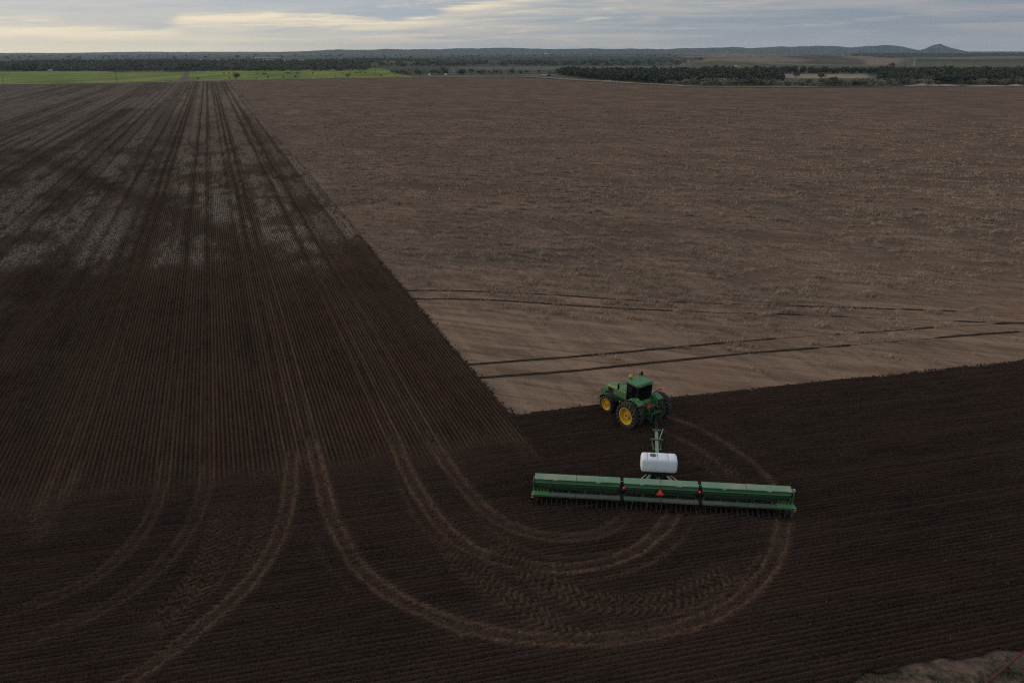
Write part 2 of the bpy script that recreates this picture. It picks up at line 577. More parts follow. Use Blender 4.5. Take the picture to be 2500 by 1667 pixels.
M['tyre'] = paint('tyre_rubber', (0.018, 0.018, 0.018), 0.8, 0.2, 0.8, (0.075, 0.060, 0.048), 3.0)
M['lug'] = paint('dusty_tread_highlights', (0.035, 0.033, 0.031), 0.75, 0.25, 1.0, (0.16, 0.135, 0.112), 4.0)  # pale dust on the lugs; their edge highlights are in the colour too
M['black'] = paint('black_metal', (0.014, 0.014, 0.014), 0.55, 0.3, 0.3, (0.06, 0.05, 0.04))
M['glass'] = paint('dark_cab_glass', (0.006, 0.007, 0.008), 0.06, 0.35, 0.12, (0.05, 0.045, 0.04))
M['white'] = paint('white_plastic', (0.84, 0.85, 0.87), 0.45, 0.35, 0.25, (0.50, 0.47, 0.42))
M['band'] = paint('tank_strap', (0.44, 0.46, 0.53), 0.5, 0.3, 0.2)
M['brown'] = paint('brown_cap', (0.19, 0.135, 0.095), 0.7, 0.2, 0.5)
M['blue'] = paint('blue_print', (0.045, 0.07, 0.30), 0.5, 0.3, 0.1)
M['steel'] = paint('bright_steel', (0.42, 0.40, 0.36), 0.45, 0.4, 0.4, (0.20, 0.16, 0.12))
M['disc'] = paint('worn_steel', (0.055, 0.050, 0.044), 0.7, 0.2, 0.8, (0.085, 0.062, 0.047))
M['signred'] = paint('fluorescent_red', (0.95, 0.075, 0.035), 0.5, 0.3, 0.0)
M['darkred'] = paint('dark_red_border', (0.20, 0.012, 0.014), 0.5, 0.3, 0.1)
M['rust'] = paint('rust_red_pipe', (0.115, 0.030, 0.022), 0.75, 0.2, 0.5, (0.10, 0.05, 0.04), 3.0)
M['opener'] = paint('soil_caked_steel', (0.030, 0.026, 0.022), 0.85, 0.1, 0.8, (0.055, 0.040, 0.031), 4.0)
M['amber'] = paint('amber_lens', (0.75, 0.22, 0.02), 0.3, 0.5, 0.1)
M['grey'] = paint('grey_metal', (0.30, 0.30, 0.30), 0.5, 0.4, 0.4)
M['pole'] = paint('weathered_pole', (0.10, 0.085, 0.07), 0.9, 0.1, 0.3)
M['polepale'] = paint('pale_pole', (0.55, 0.54, 0.50), 0.7, 0.2, 0.2)
M['wallpale'] = paint('pale_wall', (0.42, 0.43, 0.44), 0.8, 0.2, 0.2)
M['wallwhite'] = paint('white_wall', (0.72, 0.71, 0.68), 0.8, 0.2, 0.15)
M['roofgrey'] = paint('grey_roof', (0.36, 0.38, 0.40), 0.6, 0.3, 0.2)
M['carwhite'] = paint('white_car_paint', (0.80, 0.80, 0.80), 0.3, 0.5, 0.1)
M['cow'] = paint('black_hide', (0.016, 0.014, 0.013), 0.8, 0.2, 0.2)


def lamp_mat(name, col, s):
    m, b = new_mat(name)
    p = finish(b, col, 0.3, 0.5)
    p.inputs['Emission Color'].default_value = (*col, 1)
    p.inputs['Emission Strength'].default_value = s
    return m


M['redlamp'] = lamp_mat('lit_red_lamp', (0.95, 0.03, 0.04), 0.35)

# ------------------------------------------------------------------ ground frames
C0 = g(1244, 1015)                                    # corner where the pale stubble meets both dark parts
HEAD_L, HEAD_H = R(-20.15), R(76.6)                   # headings of the two sets of drill rows
dL, nL = np.array((math.sin(HEAD_L), math.cos(HEAD_L))), np.array((math.cos(HEAD_L), -math.sin(HEAD_L)))
dH, nH = np.array((math.sin(HEAD_H), math.cos(HEAD_H))), np.array((math.cos(HEAD_H), -math.sin(HEAD_H)))
EDGE_PX = [(-900, 226), (-300, 214), (0, 208), (150, 206), (300, 204), (420, 201.5), (595, 197.5), (842, 193), (1000, 190.5), (1150, 189.5), (1260, 189.5),
           (1330, 193), (1420, 199), (1480, 202.5), (1540, 205), (1600, 208.5), (1680, 213), (1780, 215), (1950, 215), (2100, 214.5), (2250, 213), (2500, 213), (2800, 212), (3400, 210)]
EDGE = gp(EDGE_PX)
_eaz, _er = np.arctan2(EDGE[:, 0], EDGE[:, 1]), np.hypot(EDGE[:, 0], EDGE[:, 1])


def r_edge(x, y):
    return np.interp(np.arctan2(x, y), _eaz, _er)


def to_L(x, y):
    return (x - C0[0]) * nL[0] + (y - C0[1]) * nL[1], (x - C0[0]) * dL[0] + (y - C0[1]) * dL[1]


def to_H(x, y):
    return (x - C0[0]) * nH[0] + (y - C0[1]) * nH[1], (x - C0[0]) * dH[0] + (y - C0[1]) * dH[1]


# tyre tracks curving over the dark soil (photo picked points -> ground)
K = 2500 / 2352
TR = {}
for k, pts in dict(
    a=[(905, 1005), (925, 1060), (960, 1130), (1020, 1215), (1080, 1262), (1150, 1290), (1230, 1305), (1310, 1308), (1390, 1296), (1460, 1268), (1515, 1225), (1545, 1185), (1555, 1140)],
    b=[(715, 1010), (735, 1090), (755, 1170), (790, 1250), (830, 1310), (890, 1362), (960, 1400), (1040, 1433), (1120, 1455), (1230, 1470), (1340, 1473), (1450, 1467), (1540, 1450), (1630, 1420), (1700, 1380), (1755, 1325), (1785, 1270), (1800, 1200), (1800, 1150), (1785, 1115)],
    p1=[(985, 1165), (1030, 1270), (1060, 1312), (1120, 1364), (1180, 1404), (1250, 1438), (1340, 1462), (1450, 1476)],
    p2=[(1010, 1160), (1055, 1260), (1088, 1302), (1145, 1352), (1205, 1392), (1280, 1424), (1360, 1445)],
    p3=[(1110, 1170), (1150, 1240), (1200, 1300), (1270, 1345), (1350, 1372), (1440, 1380), (1540, 1362), (1640, 1312), (1690, 1262)],
    p4=[(1090, 1185), (1130, 1255), (1185, 1318), (1260, 1366), (1345, 1395), (1445, 1404), (1555, 1386), (1660, 1335), (1715, 1275)],
    p5=[(1560, 1005), (1600, 1030), (1645, 1062), (1685, 1095), (1710, 1118)],
    p6=[(1535, 1015), (1580, 1045), (1625, 1078), (1665, 1112)],
    p7=[(500, 1120), (498, 1190), (475, 1270), (430, 1345), (365, 1420), (280, 1490)],
    p8=[(528, 1120), (526, 1200), (505, 1280), (460, 1360), (400, 1430), (310, 1505)],
    p9=[(610, 1130), (602, 1200), (575, 1280), (525, 1350)],
    r5=[(1120, 1290), (1200, 1322), (1300, 1338), (1400, 1330), (1490, 1300), (1560, 1250), (1600, 1190)],
    r6=[(900, 1060), (930, 1150), (985, 1235), (1050, 1285), (1130, 1318), (1230, 1330)],
    r7=[(1240, 1430), (1340, 1440), (1450, 1436), (1550, 1415), (1640, 1382), (1710, 1330), (1750, 1270)],
    r8=[(560, 1130), (560, 1200), (545, 1270), (500, 1350), (440, 1415)],
    r9=[(1070, 1100), (1125, 1165), (1185, 1205), (1260, 1222)],
    r1=[(1060, 1120), (1110, 1200), (1175, 1252), (1250, 1280), (1330, 1284), (1410, 1266), (1480, 1225)],
    r2=[(960, 1180), (1010, 1265), (1075, 1320), (1160, 1350), (1260, 1352)],
    r3=[(1800, 1180), (1770, 1250), (1720, 1310), (1650, 1360), (1560, 1398)],
    r4=[(700, 1180), (735, 1270), (790, 1345), (870, 1405)],
    k=[(985, 1000), (1015, 1050), (1055, 1105), (1100, 1160), (1150, 1200), (1220, 1228), (1290, 1238), (1360, 1232), (1420, 1205), (1455, 1165)],
    e=[(672, 1040), (668, 1110), (660, 1170), (630, 1260), (570, 1345), (500, 1412), (430, 1470), (350, 1530), (270, 1585), (180, 1640)],
    f=[(478, 1060), (470, 1130), (440, 1210), (370, 1305), (250, 1395), (120, 1455), (-40, 1510)],
    g=[(383, 1060), (370, 1130), (330, 1220), (235, 1318), (100, 1385), (-40, 1430)],
    h=[(190, 1060), (150, 1140), (105, 1220), (60, 1285)],
    h2=[(140, 1060), (100, 1150), (72, 1230), (62, 1280)],
    m=[(570, 1045), (610, 1080), (632, 1120)],
    i=[(1500, 952), (1550, 966), (1605, 988), (1660, 1018), (1710, 1052), (1750, 1085), (1778, 1120), (1795, 1160), (1800, 1190)],
    i2=[(1500, 985), (1560, 1010), (1620, 1045), (1670, 1085), (1705, 1125)],
    n=[(1195, 1000), (1225, 1040), (1250, 1080)],
    n2=[(1165, 1000), (1200, 1045), (1220, 1085)],
).items():
    TR[k] = smooth_path(gp(pts, K), 0.5)
TR_W = {'r5': 0.22, 'r6': 0.20, 'r7': 0.24, 'r8': 0.22, 'r9': 0.2, 'r1': 0.22, 'r2': 0.22, 'r3': 0.24, 'r4': 0.22, 'i': 0.34, 'i2': 0.30, 'm': 0.5, 'n': 0.38, 'n2': 0.38, 'h': 0.5, 'h2': 0.5, 'f': 0.85, 'g': 0.8}
TR_A = {'r5': 0.6, 'r6': 0.55, 'r7': 0.65, 'r8': 0.5, 'r9': 0.5, 'r1': 0.5, 'r2': 0.5, 'r3': 0.5, 'r4': 0.45, 'f': 0.5, 'g': 0.5, 'h': 0.5, 'h2': 0.5, 'k': 0.8, 'e': 0.85, 'm': 0.6, 'i': 1.2, 'i2': 0.6, 'n': 1.0, 'n2': 0.7}


def path_coords(path, x, y):
    """distance to a polyline and distance along it"""
    best, along = np.full(x.shape, 1e9), np.zeros(x.shape)
    run = 0.0
    for i in range(len(path) - 1):
        ax, ay = path[i]
        bx, by = path[i + 1]
        dx, dy = bx - ax, by - ay
        L = dx * dx + dy * dy + 1e-9
        t = np.clip(((x - ax) * dx + (y - ay) * dy) / L, 0, 1)
        d = (x - ax - t * dx) ** 2 + (y - ay - t * dy) ** 2
        m = d < best
        best[m] = d[m]
        along[m] = (run + t * math.sqrt(L))[m]
        run += math.sqrt(L)
    return np.sqrt(best), along, run


def tracks(x, y):
    """flatten factor, height and loose-soil tone of the wheel tracks at ground points"""
    flat, berm, tone = np.zeros(x.shape), np.zeros(x.shape), np.zeros(x.shape)
    wob = fbm(x * 1.3, y * 1.3, 3, 5) - 0.5
    rag = fbm(x * 4.5, y * 4.5, 2, 9)
    rag2 = fbm(x * 0.5, y * 0.5, 3, 19)
    for k, P in TR.items():
        x0, y0 = P.min(0) - 2
        x1, y1 = P.max(0) + 2
        ii = np.nonzero((x > x0) & (x < x1) & (y > y0) & (y < y1))
        if not len(ii[0]):
            continue
        d, al, run = path_coords(P, x[ii], y[ii])
        d = d + wob[ii] * 0.16
        w, a = TR_W.get(k, 0.86), TR_A.get(k, 1.0)
        a = a * (sstep(al, 0.0, 6.0) if k[0] in 'prmn' else sstep(al, -1.0, 1.0)) * (1 - sstep(al, run - 3.0, run))
        rg, rg2 = rag[ii], rag2[ii]
        tn = 0.0
        if k.startswith('p'):                       # lugs pressed in by the tractor
            fl = 1 - sstep(d, 0.30, 0.52)
            ph = (al + 0.85 * d) / 0.40 + (0.0 if k[1] in '135' else 0.5)
            lug = np.clip(np.sin(2 * np.pi * ph) * 1.6, -1, 1)
            h = fl * (0.034 + 0.055 * lug)
            bb = fl * (0.08 + 0.36 * (lug > 0.2)) * (0.25 + 1.0 * rg)
        elif w < 0.6:
            bb = np.exp(-(d / (w * 0.7)) ** 2)
            fl = bb * 0.6
            h = bb * 0.07 * (0.3 + 1.2 * rg)
        else:
            bb = np.exp(-((d - 0.38 * w) / (0.145 * w)) ** 2)
            fl = 1 - sstep(d, 0.35 * w, 0.85 * w)
            tread = np.sin(2 * np.pi * (al + 0.9 * np.abs(d - 0.2 * w)) / 0.42)
            h = bb * 0.062 * (0.1 + 1.7 * rg) + fl * (1 - bb) * 0.022 * tread
        flat[ii] = np.maximum(flat[ii], fl * a)
        berm[ii] = berm[ii] + h * a
        tone[ii] = np.maximum(tone[ii], np.clip(bb * (0.04 + 1.3 * rg) * (0.18 + 1.40 * rg2) + fl * 0.16 * rg, 0, 1) * a)
    return flat, berm, tone


ROW = 0.275


def ridge(u, z0=0.02, h=0.085):
    t = np.abs(((u / ROW) % 1.0) - 0.5) * 2          # 0 on the crest, 1 in the furrow
    return z0 + h * (1 - t ** 1.6)


O2 = float(np.mean([to_H(*g(0, 1245))[0], to_H(*g(700, 1185))[0], to_H(*g(1290, 1100))[0]]))
OV = float(np.mean([to_H(*g(2206, 1643))[0], to_H(*g(2334, 1612))[0], to_H(*g(2500, 1590))[0]]))

# ------------------------------------------------------------------ far ground (one sheet to the horizon)
def build_ground():
    fine = np.radians(np.arange(-40, 40.01, 0.085))
    coarse = np.radians(np.arange(44, 316, 4.0))
    az = np.r_[fine, coarse]
    ys = np.r_[np.arange(224, 150, -0.55), np.arange(150, 131, -0.4)]
    rr = np.array([np.hypot(*g(1250, yy)) for yy in ys])
    rr = np.r_[1.0, 8.0, 20.0, 60.0, 150.0, 300.0, 430.0, rr, np.geomspace(rr[-1] * 1.04, 12600, 26)]
    A, Rr = np.meshgrid(az, rr)
    X, Y = Rr * np.sin(A), Rr * np.cos(A)
    Z = np.full(X.shape, -0.15)
    px = 1250 + F_PX * np.tan(A) * (_cp + (833.5 - HY) / F_PX * _sp)     # bearing, in photo columns
    fr = np.abs(A) < R(40)
    # relief
    def hump(cx, cr, wx, wr, h):
        return h * np.exp(-((px - cx) / wx) ** 2 - ((Rr - cr) / wr) ** 2) * fr
    Z += hump(1840, 1750, 130, 330, 7.5) + hump(1975, 2150, 130, 420, 9.5) + hump(1740, 1500, 46, 170, 6.5) + hump(2120, 2100, 150, 420, 7.5)
    Z += hump(1690, 1380, 30, 130, 4.0) + hump(1800, 1400, 60, 120, 3.0)
    Z += hump(930, 1750, 70, 200, 5.0) + hump(1500, 2500, 260, 700, 8.0) + hump(1180, 2300, 200, 600, 7.0)
    Z += hump(2330, 3300, 260, 700, 11.0) + hump(2600, 2600, 300, 800, 6.0) + hump(1650, 4800, 400, 1300, 10.0)
    n1 = fbm(X / 420, Y / 420, 4, 3)
    n2 = fbm(X / 90, Y / 90, 4, 11)
    Z += np.where(Rr > 1000, (n1 - 0.5) * 5.0 * sstep(Rr, 1100, 2500), 0)
    Z += sstep(Rr, 9500, 12600) * 12.0
    # land cover colours
    def c(*v):
        return np.array(v)
    base = c(0.085, 0.085, 0.060)
    colr = np.ones(X.shape + (3,)) * base
    wood = c(0.062, 0.072, 0.056)
    scrub = c(0.105, 0.100, 0.074)
    tan = c(0.215, 0.170, 0.125)
    plain = c(0.110, 0.112, 0.068)
    colr[:] = scrub

    def blend(mask, colv, k=1.0):
        mk = np.clip(mask, 0, 1)[..., None] * k
        colr[:] = colr * (1 - mk) + colv * mk

    blend(sstep(n1 * 0.6 + n2 * 0.4, 0.40, 0.56) * (Rr > 900), wood, 0.85)
    def band(x0, x1, y0, y1, soft=10, jit=3.0):
        """mask of the land seen between photo rows y0 (top) and y1 (bottom), from columns x0 to x1"""
        ra, rb = np.hypot(*g(1250, y1)), np.hypot(*g(1250, y0))
        j = (n2 - 0.5) * jit
        q = 126 + (F_PX * 1.137 * H / np.maximum(Rr * np.cos(A), 1)) + j
        return sstep(px + (n1 - .5) * 120, x0 - soft, x0 + soft) * (1 - sstep(px + (n1 - .5) * 120, x1 - soft, x1 + soft)) * \
            sstep(q, y0 - 0.8, y0 + 0.8) * (1 - sstep(q, y1 - 0.8, y1 + 0.8)) * fr
    blend(band(-200, 860, 150, 174, 20), wood)
    blend(band(-200, 500, 131, 146, 30), c(0.07, 0.07, 0.065), 0.8)
    blend(band(480, 860, 144.5, 150.5), c(0.235, 0.20, 0.15), 0.75)
    blend(band(620, 660, 139, 141.0, 3, 0.5), c(0.35, 0.34, 0.30), 0.7)
    blend(band(1050, 1700, 144, 163, 60), wood, 0.9)
    blend(band(840, 890, 146, 153, 8), tan, 0.8)
    blend(band(925, 975, 145, 158, 10), tan, 0.75)
    blend(band(1130, 1700, 163.5, 172, 60), c(0.135, 0.130, 0.092), 0.9)
    blend(band(1690, 2600, 157, 178, 40), plain, 0.95)
    blend(band(1660, 2230, 136, 163, 30), tan, 0.9)
    blend(band(1660, 2230, 136, 163, 30) * sstep(fbm(X / 160, Y / 160, 4, 23), 0.50, 0.62), c(0.085, 0.072, 0.060), 0.8)
    blend(band(2130, 2215, 155, 162, 12), c(0.26, 0.19, 0.14), 0.85)
    blend(band(2200, 2700, 148.5, 152, 20), c(0.20, 0.165, 0.12), 0.85)
    blend(band(2100, 2800, 128, 148.5, 60), wood, 0.95)
    blend(band(1900, 2140, 182, 193, 14), c(0.30, 0.235, 0.155), 0.95)
    blend(band(330, 430, 170, 177, 15), c(0.17, 0.13, 0.10), 0.9)
    blend(sstep(Rr, 6000, 9000) * 1.0, c(0.05, 0.055, 0.05), 0.7)
    near = (Rr < 560)
    blend(near.astype(float), c(0.12, 0.085, 0.06))
    V = np.stack([X, Y, Z], -1).reshape(-1, 3)
    nr, nc = X.shape
    # close the ring
    i = np.arange((nr - 1) * nc)
    r_, c_ = i // nc, i % nc
    a = r_ * nc + c_
    a2 = r_ * nc + (c_ + 1) % nc
    Fq = np.stack([a, a + nc, a2 + nc, a2], 1)
    m, b = new_mat('far_land')
    tc = b.n('ShaderNodeTexCoord').outputs['Object']
    vc = b.n('ShaderNodeAttribute', attribute_name='land').outputs['Color']
    n = b.noise(tc, 0.06, 5.0, 0.65)
    n_ = b.noise(tc, 0.009, 4.0, 0.6)
    k = b.m('ADD', 0.05, b.m('ADD', b.m('MULTIPLY', n, 1.2), b.m('MULTIPLY', n_, 0.7)))
    sc = b.n('ShaderNodeVectorMath', {0: vc, 'Scale': k}, operation='SCALE').outputs[0]
    finish(b, sc, 0.95, 0.03)
    o = link('ground', np_mesh('ground', V, Fq, m, True, col_attrs={'land': colr.reshape(-1, 3)}))
    return tag(o, kind='structure')


build_ground()


def sheet(name, pts, z, mat, kind='structure', k=1.0, jit=0.0):
    P = gp(pts, k)
    m = MB()
    n = len(P)
    m.add([(p[0], p[1], z) for p in P] + [(p[0], p[1], z - 0.14) for p in P], [tuple(range(n))] + [(i, (i + 1) % n, n + (i + 1) % n, n + i) for i in range(n)])
    return tag(m.build(name, mat), kind=kind)


def ribbon(name, pts, w, z, mat, k=1.0, step=6.0, wob=0.3):
    """a strip of ground along a path of photo points, w metres wide"""
    P = smooth_path(gp(pts, k), step)
    T = np.gradient(P, axis=0)
    T /= np.linalg.norm(T, axis=1)[:, None] + 1e-9
    N = np.c_[-T[:, 1], T[:, 0]]
    ww = w * (1 + wob * (fbm(P[:, 0] / 30, P[:, 1] / 30, 3, 2) - 0.5) * 2)
    A, B = P + N * ww[:, None] / 2, P - N * ww[:, None] / 2
    n = len(P)
    V = np.vstack([np.c_[A, np.full(n, z)], np.c_[P, np.full(n, z + 0.02)], np.c_[B, np.full(n, z)]])
    i = np.arange(n - 1)
    Fq = np.vstack([np.stack([i, i + 1, n + i + 1, n + i], 1), np.stack([n + i, n + i + 1, 2 * n + i + 1, 2 * n + i], 1)])
    return tag(link(name, np_mesh(name, V, Fq, mat)), kind='structure')


# green field, its track, the margin strips and the dirt road beyond the field
sheet('green_field', [(-420, 222), (-420, 174), (0, 173.6), (140, 174), (250, 174.5), (320, 178), (420, 177), (520, 173), (640, 172), (840, 168.3), (930, 167.3), (952, 172), (985, 184), (1010, 188.4),
                      (842, 190.2), (595, 194.5), (420, 198), (300, 200.5), (150, 203), (0, 206)], 0.02, M['green_field'])
ribbon('farm_track', [(447, 198.5), (450, 192), (454, 184), (457, 176)], 7.0, 0.06, M['track_dirt'])
ribbon('field_margin', [(-420, 219), (0, 206.6), (150, 204.6), (300, 202.4), (420, 199.8), (595, 196), (842, 191.4), (1000, 189.4), (1060, 188.6)], 13.0, 0.05, M['margin'], wob=0.25)
ribbon('dirt_road', [(980, 187.6), (1060, 186.4), (1150, 185.6), (1240, 184.2), (1330, 183.4), (1420, 186.5), (1480, 190)], 8.0, 0.07, M['road'], wob=0.2)
ribbon('field_margin', [(1050, 188.6), (1260, 187.6), (1330, 190), (1420, 196), (1500, 200.5), (1560, 203.8), (1640, 208), (1700, 211.2), (1800, 212), (2000, 212)], 11.0, 0.05, M['margin'], wob=0.35)
ribbon('turned_soil_strip', [(1050, 190.4), (1260, 188.9), (1330, 192), (1420, 198.2), (1480, 201.8), (1540, 204.5), (1600, 208), (1680, 212.4), (1780, 214.6), (2000, 214.6), (2250, 212.8), (2500, 212.6), (2700, 212)], 7.0, 0.09, M['red_edge'], wob=0.4)
# sandy bank at the right end
bk = MB()
for cx, cy, rx, ry, h in ((2262, 208.5, 30, 7, 1.4), (2310, 209.8, 26, 6, 1.0), (2410, 210.6, 45, 6, 0.7), (2225, 210.3, 16, 5, 0.5), (2480, 209.5, 16, 6, 1.0)):
    c = g(cx, cy)
    rings = []
    for q in np.linspace(0, 1, 6):
        rings.append([(c[0] + rx * 0.33 * (1 - q * 0.98) * math.cos(t) * (1 + 0.25 * math.sin(3 * t + cx)), c[1] + ry * (1 - q * 0.98) * math.sin(t), -0.12 + (h + 0.12) * math.sin(q * math.pi / 2)) for t in np.linspace(0, 2 * math.pi, 20, endpoint=False)])
    bk.loft(rings)
tag(bk.build('sandy_bank', M['bank'], smooth=True), kind='structure')


# ------------------------------------------------------------------ hills on the horizon
def hills(name, prof, dist, depth, mat, seed, rough=1.0):
    px = np.array([p[0] for p in prof], float)
    py = np.array([p[1] for p in prof], float)
    xs = np.arange(px[0], px[-1] + 1, 4.0)
    yy = np.interp(xs, px, py)
    eye = HY - (xs - 1250) * ROLL
    azs = np.array([az_of(v) for v in xs])
    cosA = np.cos(azs)
    ytop = H + (eye - yy) / F_PX / 1.137 * dist          # crest height, at constant forward distance
    yy2 = ytop + (fbm(xs / 22, xs * 0, 4, seed) - 0.5) * 14 * rough
    rows = [(-1.0, 0.0), (-0.72, 0.25), (-0.45, 0.55), (-0.2, 0.88), (0.0, 1.0), (0.35, 0.9), (1.0, 0.0)]
    V = []
    for t, k in rows:
        yv = dist + t * depth + (fbm(xs / 35, np.full(len(xs), t * 3), 3, seed + 3) - 0.5) * depth * 0.3
        xv = np.tan(azs) * dist
        zz = (yy2 + 3) * k * (1 - 0.22 * (fbm(xs / 14, np.full(len(xs), t * 7 + 1), 3, seed + 5) - 0.3) * (0 < k < 1)) - 3
        V.append(np.stack([xv, yv, zz], 1))
    V = np.vstack(V)
    return tag(link(name, np_mesh(name, V, grid_faces(len(rows), len(xs)), mat, True)), kind='structure')


M['hill'] = noisy('wooded_hill', (0.020, 0.027, 0.024), (0.048, 0.048, 0.040), 0.004)
hills('far_hills', [(-260, 130), (0, 130), (60, 129.4), (130, 130.5), (250, 128.2), (340, 126.8), (420, 127.6), (500, 126.8), (560, 127.2), (680, 127.4), (800, 128.5), (900, 130)], 12000, 700, M['hill'], 4, 0.4)
hills('hills', [(655, 130.5), (684, 126.6), (730, 126), (775, 124.6), (800, 122.5), (825, 121.5), (870, 122.4), (905, 121.6), (950, 119.8), (1000, 121.6), (1060, 120.6), (1100, 119.6), (1160, 118.4), (1190, 119),
                (1236, 117.6), (1300, 119.4), (1355, 121), (1420, 119), (1500, 120), (1580, 119.5), (1640, 120.6), (1680, 118), (1740, 117.8), (1790, 115.8), (1830, 117.6), (1900, 114.8), (1960, 114.2), (2030, 112.6),
                (2060, 114.5), (2085, 117), (2110, 113), (2140, 111.8), (2170, 112), (2190, 113.5), (2202, 117), (2218, 121), (2240, 125.5), (2262, 129)], 10300, 900, M['hill'], 8)
hills('butte', [(2225, 129), (2248, 126), (2262, 121.5), (2275, 116.5), (2283, 112.0), (2290, 108.0), (2296, 108.0), (2312, 114.6), (2324, 118.6), (2338, 121), (2350, 125), (2372, 129)], 9900, 330, M['hill'], 15, 0.3)

# ------------------------------------------------------------------ stubble field
def build_stubble():
    az = np.radians(np.r_[np.linspace(-62, -38, 16), np.linspace(-37, 37, 320), np.linspace(38, 62, 16)])
    t = np.linspace(0, 1, 190)
    re = np.interp(az, _eaz, _er)
    A, T = np.meshgrid(az, t)
    RE = np.tile(re, (len(t), 1))
    Rr = 30.0 * (RE / 30.0) ** T
    X, Y = Rr * np.sin(A), Rr * np.cos(A)
    lx, ly = to_L(X, Y)
    hx, hy = to_H(X, Y)
    Z = -0.012 + 0.012 * (fbm(X / 3, Y / 3, 3, 2) - 0.5)
    n = fbm(lx / 30, ly / 55, 4, 31)
    cover = np.clip(sstep(-hx + (n - 0.5) * 46, 9, 40) * 0.95 + 0.05, 0, 1)
    # local frame: rows along y
    V = np.stack([lx, ly, Z], -1).reshape(-1, 3)
    me = np_mesh('stubble_field', V, grid_faces(*X.shape), M['stubble'], True, attrs={'cover': cover.ravel()})
    o = link('stubble_field', me, None, (C0[0], C0[1], 0), (0, 0, -HEAD_L))
    return tag(o, kind='structure')


build_stubble()


